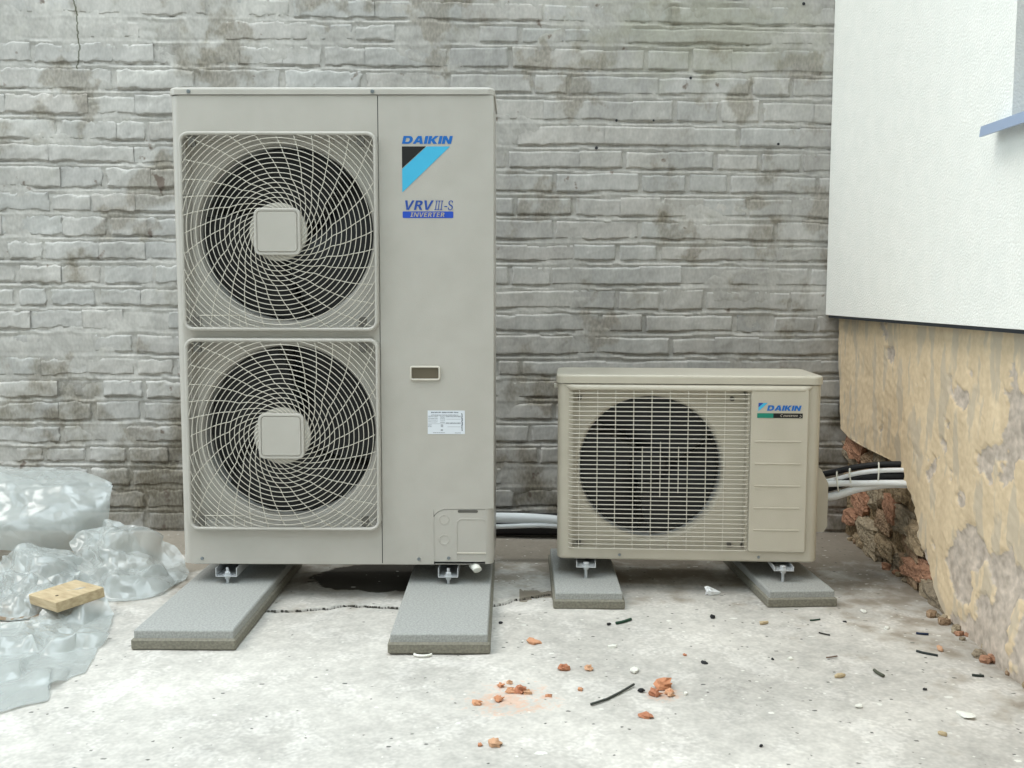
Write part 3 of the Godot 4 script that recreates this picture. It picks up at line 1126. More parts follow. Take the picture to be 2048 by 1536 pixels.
# shallow square tray behind a grille, its floor opening into a bell mouth
func fan_tray(o: Array, depth: float, c: Vector2, r: float) -> ArrayMesh:
	var st := new_st()
	var a := Vector3(o[0], o[1], 0)
	var b := Vector3(o[2], o[1], 0)
	var e := Vector3(o[2], o[3], 0)
	var f := Vector3(o[0], o[3], 0)
	var z := Vector3(0, 0, -depth)
	quad(st, a, b, b + z, a + z)
	quad(st, b, e, e + z, b + z)
	quad(st, e, f, f + z, e + z)
	quad(st, f, a, a + z, f + z)
	var n := 96
	for k in n:
		var q := []
		for t in [k, k + 1]:
			var an: float = TAU * t / n
			var d := Vector2(cos(an), sin(an))
			var sx: float = absf((o[2] - c.x) if d.x > 0 else (o[0] - c.x)) / maxf(absf(d.x), 1e-6)
			var sy: float = absf((o[3] - c.y) if d.y > 0 else (o[1] - c.y)) / maxf(absf(d.y), 1e-6)
			var s: float = minf(sx, sy)
			q.append([c + d * r, c + d * s])
		quad(st, Vector3(q[0][0].x, q[0][0].y, -depth), Vector3(q[1][0].x, q[1][0].y, -depth), Vector3(q[1][1].x, q[1][1].y, -depth), Vector3(q[0][1].x, q[0][1].y, -depth))
	return done(st)

func revolve(c: Vector2, prof: Array, n := 96, flip := false) -> ArrayMesh:   # prof = [[r, z], ...]
	var pts := PackedVector3Array()
	for p in prof:
		for k in n:
			var a := TAU * k / n
			pts.append(Vector3(c.x + cos(a) * p[0], c.y + sin(a) * p[0], p[1]))
	return grid_mesh(pts, PackedVector2Array(), n, prof.size(), PackedColorArray(), true, flip)

func fan_blade(r0: float, r1: float, a0: float, sweep: float) -> ArrayMesh:
	var pts := PackedVector3Array()
	for j in 9:
		var t := j / 8.0
		var r := lerpf(r0, r1, t)
		for i in 9:
			var s := i / 8.0
			var a := a0 + sweep * s + 0.35 * t
			pts.append(Vector3(cos(a) * r, sin(a) * r, -0.05 * s + 0.012 * sin(PI * s)))
	return grid_mesh(pts, PackedVector2Array(), 9, 9)

func fan_in(parent: Node, c: Vector2, z: float, r: float, phase: float, wall: bool) -> void:
	var f := Node3D.new()
	f.name = "fan"
	parent.add_child(f, true)
	f.position = Vector3(c.x, c.y, z)
	for k in 3:
		part("blade", fan_blade(0.055, r, phase + TAU * k / 3.0, 1.95), mats.fan, f)
	part("hub", revolve(Vector2.ZERO, [[0.0, 0.012], [0.045, 0.010], [0.058, -0.002], [0.06, -0.06]], 32), mats.fan, f)

# ------------------------------------------------------------------ tall unit
func _large_unit():
	var u := thing("tall_condenser_unit", "tall ivory outdoor condenser with two round fan grilles stacked on its left", "air conditioner", Vector3(0, 0.11, 0), "outdoor condensers standing on slabs")
	var g1 := Vector2(0.302, 0.949)
	var g2 := Vector2(0.302, 0.377)
	var hs := 0.262
	var h1 := [g1.x - hs, g1.y - hs, g1.x + hs, g1.y + hs]
	var h2 := [g2.x - hs, g2.y - hs, g2.x + hs, g2.y + hs]
	part("casing", casing(0.90, 1.325, 0.32, 0.024, [h1, h2, [0.7275, -0.001, 0.9, 0.1632], [0.5775, -0.001, 0.5798, 1.326]]), mats.ivory, u)
	# shadow gap between fan panel and service panel: a real slot with a dark floor
	part("panel_gap", block(0.0034, 1.324, 0.001, 0.0002, 0.0002, Transform3D(Basis(), Vector3(0.5787, 0.0005, -0.0035))), mats.seam, u)
	# lid
	var st := new_st()
	stack(st, Transform3D(Basis(), Vector3(0.45, 0, -0.16)), 0.908, 0.328, 0.026, [[1.3275, 0.002], [1.3275, 0.0], [1.3405, 0.0], [1.3440, 0.001], [1.3465, 0.0035], [1.3480, 0.008]])
	var lid := part("lid", done(st), mats.ivory, u)
	for x in [0.055, 0.565]:
		part("screw", disc(Vector3(x, 1.3355, 0.004), 0.0058, 0.003), mats.screw, lid)
	for x in [0.056, 0.684]:
		part("screw", disc(Vector3(x, 0.014, 0.0002), 0.005, 0.003), mats.screw, u)
	var shared := {}
	for gi in 2:
		var c: Vector2 = [g1, g2][gi]
		part("fan_tray", fan_tray([h1, h2][gi], 0.052, c, 0.262), mats.ivory, u)
		part("bell_mouth", revolve(c, [[0.262, -0.052], [0.2585, -0.053], [0.254, -0.058], [0.2510, -0.067], [0.2495, -0.080]]), mats.ivory, u)
		part("fan_duct", revolve(c, [[0.2495, -0.080], [0.2495, -0.14], [0.262, -0.15], [0.262, -0.30], [0.0, -0.302]], 64), mats.duct, u)
		part("motor_bracket", block(0.016, 0.50, 0.008, 0.002, 0.001, Transform3D(Basis(), Vector3(c.x - 0.006, c.y - 0.25, -0.235))), std(Color(0.32, 0.36, 0.38), 0.5), u)
		fan_in(u, c, -0.10, 0.246, 0.5 + gi * 0.9, false)
		_round_grille(u, c, shared)
	# maker's plate: print on the service panel
	var z := 0.0009
	part("maker_lettering", maker_letters(0.645, 1.1935, 0.142, 0.0215, z), mats.blue, u)
	part("emblem_black", flat_poly([[0.645, 1.1865], [0.712, 1.1865], [0.645, 1.1265]], z), mats.black, u)
	part("emblem_blue", flat_poly([[0.714, 1.1865], [0.779, 1.1865], [0.6452, 1.0600], [0.6452, 1.1245]], z), mats.sky_blue, u)
	lettering("series_lettering", "VRV", "Droid Sans", 700, 0.6465, 1.012, 0.0865, 0.0262, z, 0.24, mats.navy, u, 0.9)
	lettering("series_numeral", "III", "Droid Serif", 400, 0.7345, 1.012, 0.0255, 0.0256, z, 0.14, mats.navy, u, 0.5)
	lettering("series_suffix", "-S", "Droid Serif", 400, 0.7615, 1.0115, 0.0265, 0.0266, z, 0.10, mats.navy, u)
	var bar := new_st()
	stack(bar, Transform3D(Basis(Vector3.RIGHT, PI / 2), Vector3(0.7165, 0.9985, 0)), 0.142, 0.0185, 0.003, [[0.0001, 0.0], [0.0006, 0.0]])
	part("series_bar", done(bar), mats.royal, u)
	lettering("bar_lettering", "INVERTER", "Droid Sans", 700, 0.667, 0.9925, 0.098, 0.0125, 0.0011, 0.2, mats.silver_print, u, 0.3)
	# inspection window
	part("window_bezel", frame_sweep(Vector2(0.706, 0.5535), 0.076, 0.031, 0.003, [[0.0, -0.003], [0.0, 0.0055], [0.0015, 0.007], [0.004, 0.007], [0.0055, 0.0055], [0.0055, -0.003]]), mats.wire, u)
	part("inspection_pane", block(0.0765, 0.0008, 0.0315, 0.001, 0.0002, Transform3D(Basis(Vector3.RIGHT, PI / 2), Vector3(0.706, 0.5535, 0.0004))), mats.smoked, u)
	# rating plate
	var lab := StandardMaterial3D.new()
	lab.albedo_texture = _rating_print()
	lab.roughness = 0.45
	var lp := PackedVector3Array([Vector3(0.712, 0.447, 0.0007), Vector3(0.818, 0.447, 0.0007), Vector3(0.712, 0.379, 0.0007), Vector3(0.818, 0.379, 0.0007)])
	part("rating_plate", grid_mesh(lp, PackedVector2Array([Vector2(0, 0), Vector2(1, 0), Vector2(0, 1), Vector2(1, 1)]), 2, 2), lab, u)
	# pipe cover at the lower right corner
	_pipe_cover(u)
	# base pan and feet
	part("base_pan", block(0.84, 0.012, 0.28, 0.01, 0.002, Transform3D(Basis(), Vector3(0.44, -0.010, -0.165))), mats.ivory, u)
	var el := PackedVector3Array()
	for k in 7:
		var a := PI / 2 * k / 6.0
		el.append(Vector3(0.838 + 0.016 * sin(a), -0.010 - 0.006 * (1.0 - cos(a)), -0.03 + 0.04 * sin(a)))
	part("drain_elbow", tube(el, 0.0125, 12), mats.white_plastic, u)

func _pipe_cover(u: Node3D) -> void:
	var out := PackedVector2Array()
	out.append(Vector2(0.7230, 0.0065))
	for k in 9:
		var a := PI - PI / 2 * k / 8.0
		out.append(Vector2(0.765 + 0.042 * cos(a), 0.118 + 0.042 * sin(a)))
	out.append(Vector2(0.876, 0.160))
	out.append(Vector2(0.876, 0.0065))
	# the casing is cut away square here; fill the corner round the curved cover
	var fill := PackedVector2Array([Vector2(0.7275, 0.1632), Vector2(0.876, 0.1632), Vector2(0.876, 0.1612)])
	var arc := []
	for k in 9:
		var a := PI / 2 + PI / 2 * k / 8.0
		arc.append(Vector2(0.765 + 0.0432 * cos(a), 0.118 + 0.0432 * sin(a)))
	for p in arc:
		if p.x > 0.7275:
			fill.append(p)
	var st := new_st()
	face_2d(st, fill, 0.0)
	part("corner_infill", st.commit(), mats.ivory, u)
	part("cover_gap", block(0.17, 0.165, 0.001, 0.001, 0.0003, Transform3D(Basis(), Vector3(0.806, 0.001, -0.009))), mats.seam, u)
	# cover: front sheet wrapping the rounded corner of the casing
	st = new_st()
	var z := -0.0012
	face_2d(st, out, z)
	for k in out.size() - 2:
		quad(st, Vector3(out[k].x, out[k].y, z), Vector3(out[k + 1].x, out[k + 1].y, z), Vector3(out[k + 1].x, out[k + 1].y, z - 0.007), Vector3(out[k].x, out[k].y, z - 0.007))
	for k in 8:
		var a := PI / 2 - PI / 2 * k / 8.0
		var b := PI / 2 - PI / 2 * (k + 1) / 8.0
		var p := Vector2(0.876 + 0.0250 * cos(a), -0.0252 + 0.024 * sin(a))
		var q := Vector2(0.876 + 0.0250 * cos(b), -0.0252 + 0.024 * sin(b))
		quad(st, Vector3(p.x, 0.0065, p.y), Vector3(p.x, 0.160, p.y), Vector3(q.x, 0.160, q.y), Vector3(q.x, 0.0065, q.y))
	var cover := part("pipe_cover", done(st), mats.ivory, u)
	part("finger_grip", block(0.058, 0.0006, 0.008, 0.0038, 0.0001, Transform3D(Basis(Vector3.RIGHT, PI / 2), Vector3(0.826, 0.1545, z + 0.0002))), mats.clip, cover)
	for c in [Vector2(0.757, 0.130), Vector2(0.757, 0.071)]:
		part("knockout", revolve(c, [[0.0125, z], [0.0130, z + 0.0011], [0.0142, z + 0.0011], [0.0147, z]], 28), mats.ivory, cover)
	part("knockout_panel", frame_sweep(Vector2(0.8365, 0.0695), 0.083, 0.122, 0.014, [[0.0, z], [0.0004, z + 0.0013], [0.0018, z + 0.0013], [0.0022, z]]), mats.ivory, cover)
	part("panel_ledge", block(0.084, 0.004, 0.003, 0.001, 0.001, Transform3D(Basis(), Vector3(0.8365, 0.030, z + 0.001))), mats.wire, cover)
	part("screw", disc(Vector3(0.770, 0.017, z), 0.005, 0.003), mats.screw, cover)

func _rating_print() -> ImageTexture:
	var w := 318
	var h := 204
	var im := Image.create(w, h, false, Image.FORMAT_RGB8)
	im.fill(Color(0.86, 0.88, 0.91))
	var ink := Color(0.16, 0.20, 0.26)
	var r := RandomNumberGenerator.new()
	r.seed = 3
	var row := func(x0: int, x1: int, y: int, t: int, c: Color):
		var x := x0
		while x < x1:
			var l := r.randi_range(2, 5)
			im.fill_rect(Rect2i(x, y + r.randi_range(0, 1), mini(l, x1 - x), t), c)
			x += l + r.randi_range(1, 3)
	row.call(30, 112, 12, 10, ink)
	row.call(122, 215, 12, 10, ink)
	row.call(224, 262, 12, 10, ink)
	row.call(32, 262, 36, 6, ink.lightened(0.2))
	im.fill_rect(Rect2i(4, 46, 282, 2), ink.lightened(0.4))
	for y in [52, 66, 80, 96]:
		row.call(6, 86, y, 5, ink.lightened(0.3))
	for y in [52, 62, 72, 86, 100]:
		row.call(108, 150, y, 5, ink.lightened(0.35))
	row.call(156, 282, 50, 6, ink.lightened(0.25))
	im.fill_rect(Rect2i(160, 74, 122, 2), ink.lightened(0.3))
	row.call(158, 282, 104, 8, ink.lightened(0.3))
	im.fill_rect(Rect2i(4, 114, 278, 2), ink.lightened(0.3))
	row.call(4, 36, 122, 6, ink.lightened(0.3))
	row.call(4, 36, 136, 6, ink.lightened(0.3))
	row.call(112, 132, 120, 24, ink.lightened(0.45))
	im.fill_rect(Rect2i(170, 140, 112, 2), ink.lightened(0.3))
	row.call(112, 130, 162, 14, ink.lightened(0.4))
	row.call(46, 146, 188, 6, ink.lightened(0.4))
	row.call(234, 284, 190, 6, ink.lightened(0.4))
	for y in range(24, 174, 4):
		im.fill_rect(Rect2i(288 + r.randi_range(0, 3), y, r.randi_range(7, 12), 3), ink)
	return ImageTexture.create_from_image(im)

var spoke_tab := [[0.052, 0.0], [0.062, 13.0], [0.0775, 31.0], [0.0888, 41.5], [0.116, 57.4], [0.152, 72.9], [0.215, 82.9], [0.309, 93.7], [0.40, 101.0]]

func spoke_angle(r: float) -> float:
	for k in spoke_tab.size() - 1:
		if r < spoke_tab[k + 1][0]:
			var t: float = (r - spoke_tab[k][0]) / (spoke_tab[k + 1][0] - spoke_tab[k][0])
			return deg_to_rad(lerpf(spoke_tab[k][1], spoke_tab[k + 1][1], t))
	return deg_to_rad(101.0)

func grille_z(r: float) -> float:
	return 0.032 - 0.010 * clampf((r - 0.07) / 0.22, 0.0, 1.4)

func clipped(path: PackedVector3Array, half: float) -> Array:
	var runs := []
	var cur := PackedVector3Array()
	for p in path:
		if absf(p.x) < half and absf(p.y) < half and absf(p.x) + absf(p.y) < half * 2.0 - 0.010:
			cur.append(p)
		else:
			if cur.size() > 2:
				runs.append(cur)
			cur = PackedVector3Array()
	if cur.size() > 2:
		runs.append(cur)
	return runs

func joined(runs: Array, r: float, sides: int) -> ArrayMesh:
	var st := new_st()
	for p in runs:
		st.append_from(tube(p, r, sides), 0, Transform3D())
	return st.commit()

func _round_grille(u: Node3D, c: Vector2, shared: Dictionary) -> void:
	var g := Node3D.new()
	g.name = "fan_grille"
	u.add_child(g, true)
	g.position = Vector3(c.x, c.y, 0)
	var half := 0.266
	if shared.is_empty():
		shared.frame = frame_sweep(Vector2.ZERO, 0.530, 0.530, 0.018, [[0.0, 0.0005], [0.0, 0.018], [0.002, 0.0225], [0.006, 0.024], [0.0095, 0.0215], [0.0110, 0.016], [0.0115, 0.0005]])
		shared.rings = []
		for k in 20:
			var r := 0.0945 + 0.01362 * k
			var p := PackedVector3Array()
			for i in 181:
				var a := TAU * (i + 22.5) / 180.0
				p.append(Vector3(cos(a) * r, sin(a) * r, grille_z(r)))
			if r < half:
				p.remove_at(180)
				shared.rings.append(tube(p, 0.0011, 7, true))
			else:
				p = PackedVector3Array()
				for i in 541:
					var a := TAU * i / 540.0
					p.append(Vector3(cos(a) * r, sin(a) * r, grille_z(r)))
				var rr := clipped(p, half)
				if rr.size():
					for run in rr:
						shared.rings.append(tube(run, 0.0011, 7))
		shared.spokes = []
		for k in 32:
			var p := PackedVector3Array()
			var a0 := deg_to_rad(69.8) + TAU * k / 32.0
			var r := 0.053
			while r < 0.38:
				var a := a0 + spoke_angle(r)
				p.append(Vector3(cos(a) * r, sin(a) * r, grille_z(r) - 0.0025))
				r += 0.006
			for run in clipped(p, half):
				shared.spokes.append(tube(run, 0.00125, 7))
		shared.boss = revolve(Vector2.ZERO, [[0.0, 0.0285], [0.078, 0.0285], [0.081, 0.026], [0.081, 0.020], [0.0, 0.020]], 48)
		var st := new_st()
		stack(st, Transform3D(Basis(Vector3.RIGHT, PI / 2), Vector3(0, 0, 0)), 0.129, 0.129, 0.017, [[0.031, 0.0], [0.0385, 0.0], [0.0405, 0.0006], [0.0415, 0.0022], [0.0415, 0.0068], [0.0385, 0.0080], [0.0385, 0.0092], [0.0420, 0.0110]])
		shared.cap = done(st)
		shared.clip = block(0.020, 0.026, 0.012, 0.001, 0.001)
	part("frame", shared.frame, mats.ivory, g)
	for m in shared.rings:
		part("ring", m, mats.wire, g)
	for m in shared.spokes:
		part("spoke", m, mats.wire, g)
	part("boss", shared.boss, mats.ivory, g)
	part("centre_cap", shared.cap, mats.ivory, g)
	for p in [Vector2(-0.238, 0.236), Vector2(0.230, 0.236), Vector2(-0.238, -0.262), Vector2(0.230, -0.262)]:
		var o := part("clip", shared.clip, mats.clip, g)
		o.position = Vector3(p.x, p.y, 0.012)
	var lab := PackedVector3Array([Vector3(-0.226, -0.262, 0.021), Vector3(-0.226, -0.232, 0.021), Vector3(-0.115, -0.232, 0.021), Vector3(-0.115, -0.262, 0.021)])
	part("wire_bracket", tube(lab, 0.0012, 6), mats.wire, g)

# ------------------------------------------------------------------ small unit
func _small_unit():
	var u := thing("small_condenser_unit", "low ivory outdoor condenser with a straight wire grille and stepped side panel", "air conditioner", Vector3(1.0864, 0.1014, -0.0937), "outdoor condensers standing on slabs")
	u.rotation.y = -0.0527
	var c := Vector2(0.275, 0.272)
	var hole := [0.045, 0.036, 0.552, 0.506]
	part("casing", casing(0.765, 0.5245, 0.285, 0.026, [hole], 0.006), mats.ivory_small, u)
	part("bottom_edge", frame_bottom(), mats.ivory_small, u)
	part("fan_tray", fan_tray(hole, 0.036, c, 0.224), mats.ivory_small, u)
	part("bell_mouth", revolve(c, [[0.224, -0.036], [0.219, -0.038], [0.2145, -0.043], [0.2115, -0.056]]), mats.ivory_small, u)
	part("fan_duct", revolve(c, [[0.2115, -0.056], [0.2115, -0.10], [0.222, -0.11], [0.222, -0.25], [0.0, -0.252]], 64), mats.duct, u)
	fan_in(u, c, -0.075, 0.2085, 0.2, false)
	# lid with a soft lip
	var st := new_st()
	stack(st, Transform3D(Basis(), Vector3(0.3825, 0, -0.1425)), 0.775, 0.295, 0.03, [[0.5265, 0.003], [0.5265, 0.0], [0.545, 0.0], [0.5485, 0.0012], [0.5505, 0.004], [0.5515, 0.010]])
	part("lid", done(st), mats.ivory_small, u)
	# raised front: top rail that catches the light, side panel
	part("front_rail", front_rail(), mats.ivory_small, u)
	var sp := new_st()
	stack(sp, Transform3D(Basis(Vector3.RIGHT, PI / 2), Vector3(0.643, 0.272, 0)), 0.165, 0.478, 0.006, [[0.0002, 0.0], [0.0070, 0.0], [0.0095, 0.002]])
	var panel := part("side_panel", done(sp), mats.ivory_small, u)
	for k in 5:
		part("ridge", block(0.132, 0.0046, 0.0034, 0.001, 0.0014, Transform3D(Basis(), Vector3(0.640, 0.3585 - 0.0655 * k, 0.0098))), mats.ivory_small, panel)
	# print
	var z := 0.0104
	part("maker_lettering", maker_letters(0.6055, 0.4510, 0.0985, 0.0155, z), mats.blue, panel)
	part("emblem_black", flat_poly([[0.581, 0.4735], [0.5955, 0.4735], [0.581, 0.4605]], z), mats.navy, panel)
	part("emblem_blue", flat_poly([[0.5962, 0.4735], [0.6075, 0.4735], [0.581, 0.4490], [0.581, 0.4598]], z), mats.sky_blue, panel)
	part("bar_green", flat_poly([[0.578, 0.4435], [0.624, 0.4435], [0.624, 0.4295], [0.578, 0.4295]], z), mats.green, panel)
	part("bar_black", flat_poly([[0.624, 0.4435], [0.708, 0.4435], [0.708, 0.4295], [0.624, 0.4295]], z), mats.black, panel)
	lettering("bar_lettering", "INVERTER", "Droid Sans", 700, 0.652, 0.4335, 0.043, 0.0055, z + 0.0003, 0.3, mats.silver_print, panel)
	var sw := PackedVector3Array()
	for k in 8:
		var a := PI * 0.55 + PI * 0.8 * k / 7.0
		sw.append(Vector3(0.652 + 0.007 * cos(a), 0.4368 + 0.0038 * sin(a), z + 0.0004))
	part("bar_swoosh", tube(sw, 0.0007, 5), mats.silver_print, panel)
	sw = PackedVector3Array()
	for k in 8:
		var a := -PI * 0.45 + PI * 0.8 * k / 7.0
		sw.append(Vector3(0.697 + 0.007 * cos(a), 0.4355 + 0.0038 * sin(a), z + 0.0004))
	part("bar_swoosh", tube(sw, 0.0007, 5), mats.silver_print, panel)
	# wire grille
	var g := Node3D.new()
	g.name = "wire_grille"
	u.add_child(g, true)
	var hp := PackedVector3Array([Vector3(0.033, 0, -0.004), Vector3(0.036, 0, 0.005), Vector3(0.043, 0, 0.010), Vector3(0.055, 0, 0.012), Vector3(0.548, 0, 0.012), Vector3(0.556, 0, 0.009), Vector3(0.559, 0, 0.0)])
	var hm := tube(hp, 0.00145, 7)
	for k in 36:
		var o := part("bar", hm, mats.wire, g)
		o.position.y = 0.0365 + 0.01318 * k
	for k in 9:
		var x := 0.064 + 0.0527 * k
		part("upright", tube(PackedVector3Array([Vector3(x, 0.034, 0.0085), Vector3(x, 0.508, 0.0085)]), 0.0014, 6), mats.wire, g)
	for s in [[0.2485, 0.205, 0.342], [0.3012, 0.192, 0.356], [0.3539, 0.205, 0.342]]:
		part("stiffener", tube(PackedVector3Array([Vector3(s[0], s[1], 0.0085), Vector3(s[0], s[2], 0.0085)]), 0.0014, 6), mats.wire, g)
	for p in [Vector2(0.065, 0.480), Vector2(0.512, 0.480), Vector2(0.065, 0.045), Vector2(0.512, 0.045)]:
		part("lug", disc(Vector3(p.x, p.y, -0.034), 0.007, 0.010), mats.clip, g)
	for x in [0.186, 0.594]:
		part("screw", disc(Vector3(x, 0.015, 0.0003), 0.0045, 0.0025), mats.screw, u)
	# valve cover on the right flank
	var vc := new_st()
	var prof := PackedVector2Array([Vector2(0.0, 0.065), Vector2(0.0, 0.275), Vector2(0.034, 0.258), Vector2(0.056, 0.215), Vector2(0.056, 0.082), Vector2(0.046, 0.065)])
	var za := -0.12
	var zb := -0.255
	var shifted := PackedVector2Array()
	for p in prof:
		shifted.append(p + Vector2(0.764, 0))
	face_2d(vc, shifted, za)
	for k in prof.size():
		var a := prof[k]
		var b := prof[(k + 1) % prof.size()]
		quad(vc, Vector3(0.764 + a.x, a.y, za), Vector3(0.764 + b.x, b.y, za), Vector3(0.764 + b.x, b.y, zb), Vector3(0.764 + a.x, a.y, zb))
	part("valve_cover", done(vc), mats.ivory_small, u)
	for y in [0.535, 0.525]:
		part("lid_tab", block(0.012, 0.006, 0.014, 0.001, 0.001, Transform3D(Basis(), Vector3(-0.006, y - 0.02, -0.05 - (0.535 - y) * 4.0))), mats.wire, u)
	part("base_pan", block(0.70, 0.012, 0.24, 0.01, 0.002, Transform3D(Basis(), Vector3(0.38, -0.004, -0.145))), mats.ivory_small, u)

func frame_bottom() -> ArrayMesh:
	var st := new_st()
	stack(st, Transform3D(Basis(), Vector3(0.3825, 0, -0.1425)), 0.765, 0.285, 0.026, [[0.0, 0.006], [0.002, 0.002], [0.0058, 0.0]])
	return done(st)

func front_rail() -> ArrayMesh:
	# a rounded brow above the grille, ending in slanted shoulders
	var pts := PackedVector3Array()
	var xs := [0.022, 0.034, 0.046, 0.60, 0.712, 0.724, 0.738]
	var lift := [0.0, 0.6, 1.0, 1.0, 1.0, 0.6, 0.0]
	var prof := [[0.5238, 0.0002], [0.5215, 0.006], [0.517, 0.010], [0.511, 0.0115], [0.507, 0.010], [0.506, 0.0002]]
	for p in prof:
		for k in xs.size():
			pts.append(Vector3(xs[k], lerpf(0.5238, p[0], clampf(lift[k] + 0.25, 0.0, 1.0)), 0.0002 + (p[1] - 0.0002) * lift[k]))
	return grid_mesh(pts, PackedVector2Array(), xs.size(), prof.size())

# ------------------------------------------------------------------ galvanised rails and studs
func _rail(at: Vector3, turn: float, w: float, h: float, front: float, back: float, slab_top: float, label: String) -> void:
	var r := thing("mounting_rail", label, "rail", at, "galvanised rails under the condensers")
	r.rotation.y = turn
	var st := new_st()
	var t := 0.0025
	var ln := front - back
	var mid := (front + back) / 2
	stack(st, Transform3D(Basis(), Vector3(0, 0, mid)), w, ln, 0.001, [[0.0, 0.0], [t, 0.0]])
	stack(st, Transform3D(Basis(), Vector3(-w / 2 + t / 2, 0, mid)), t, ln, 0.0005, [[t, 0.0], [h, 0.0]])
	stack(st, Transform3D(Basis(), Vector3(w / 2 - t / 2, 0, mid)), t, ln, 0.0005, [[t, 0.0], [h, 0.0]])
	part("channel", done(st), mats.zinc, r)
	for z in [front - 0.014, back + 0.03]:
		var d := at.y - slab_top
		part("stud", tube(PackedVector3Array([Vector3(0, -d, z), Vector3(0, h - 0.002, z)]), 0.0045, 10), mats.zinc, r)
		var nut := new_st()
		stack(nut, Transform3D(Basis(), Vector3(0, t, z)), 0.024, 0.024, 0.011, [[0.0, 0.0], [0.002, 0.0]])
		part("washer", done(nut), mats.zinc, r)
		nut = new_st()
		stack(nut, Transform3D(Basis(Vector3.UP, 0.4), Vector3(0, t + 0.0022, z)), 0.015, 0.015, 0.004, [[0.0, 0.0], [0.007, 0.0], [0.008, 0.001]])
		part("nut", done(nut), mats.zinc, r)
		nut = new_st()
		stack(nut, Transform3D(Basis(Vector3.UP, 0.1), Vector3(0, -0.0088, z)), 0.015, 0.015, 0.004, [[0.0, 0.001], [0.001, 0.0], [0.0085, 0.0]])
		part("nut", done(nut), mats.zinc, r)

func _rails():
	_rail(Vector3(0.128, 0.073, 0), 0.0, 0.062, 0.026, 0.012, -0.33, 0.0515, "galvanised channel under the tall condenser beside the plastic sheeting")
	_rail(Vector3(0.769, 0.073, 0), 0.0, 0.058, 0.026, 0.012, -0.33, 0.0515, "galvanised channel under the pipe cover of the tall condenser")
	_rail(Vector3(1.173, 0.0835, -0.09), -0.0527, 0.058, 0.013, 0.030, -0.27, 0.0485, "galvanised channel under the fan end of the small condenser")
	_rail(Vector3(1.748, 0.0835, -0.06), -0.0527, 0.058, 0.013, 0.030, -0.27, 0.0485, "galvanised channel under the logo end of the small condenser")

# ------------------------------------------------------------------ pipes
func smooth_path(ctrl: Array, per := 10) -> PackedVector3Array:
	var c := Curve3D.new()
	for i in ctrl.size():
		var a: Vector3 = ctrl[maxi(i - 1, 0)]
		var b: Vector3 = ctrl[mini(i + 1, ctrl.size() - 1)]
		var t := (b - a) / 6.0
		c.add_point(ctrl[i], -t, t)
	var o := PackedVector3Array()
	for i in ctrl.size() - 1:
		for k in per:
			o.append(c.sample(i, float(k) / per))
	o.append(ctrl[-1])
	return o

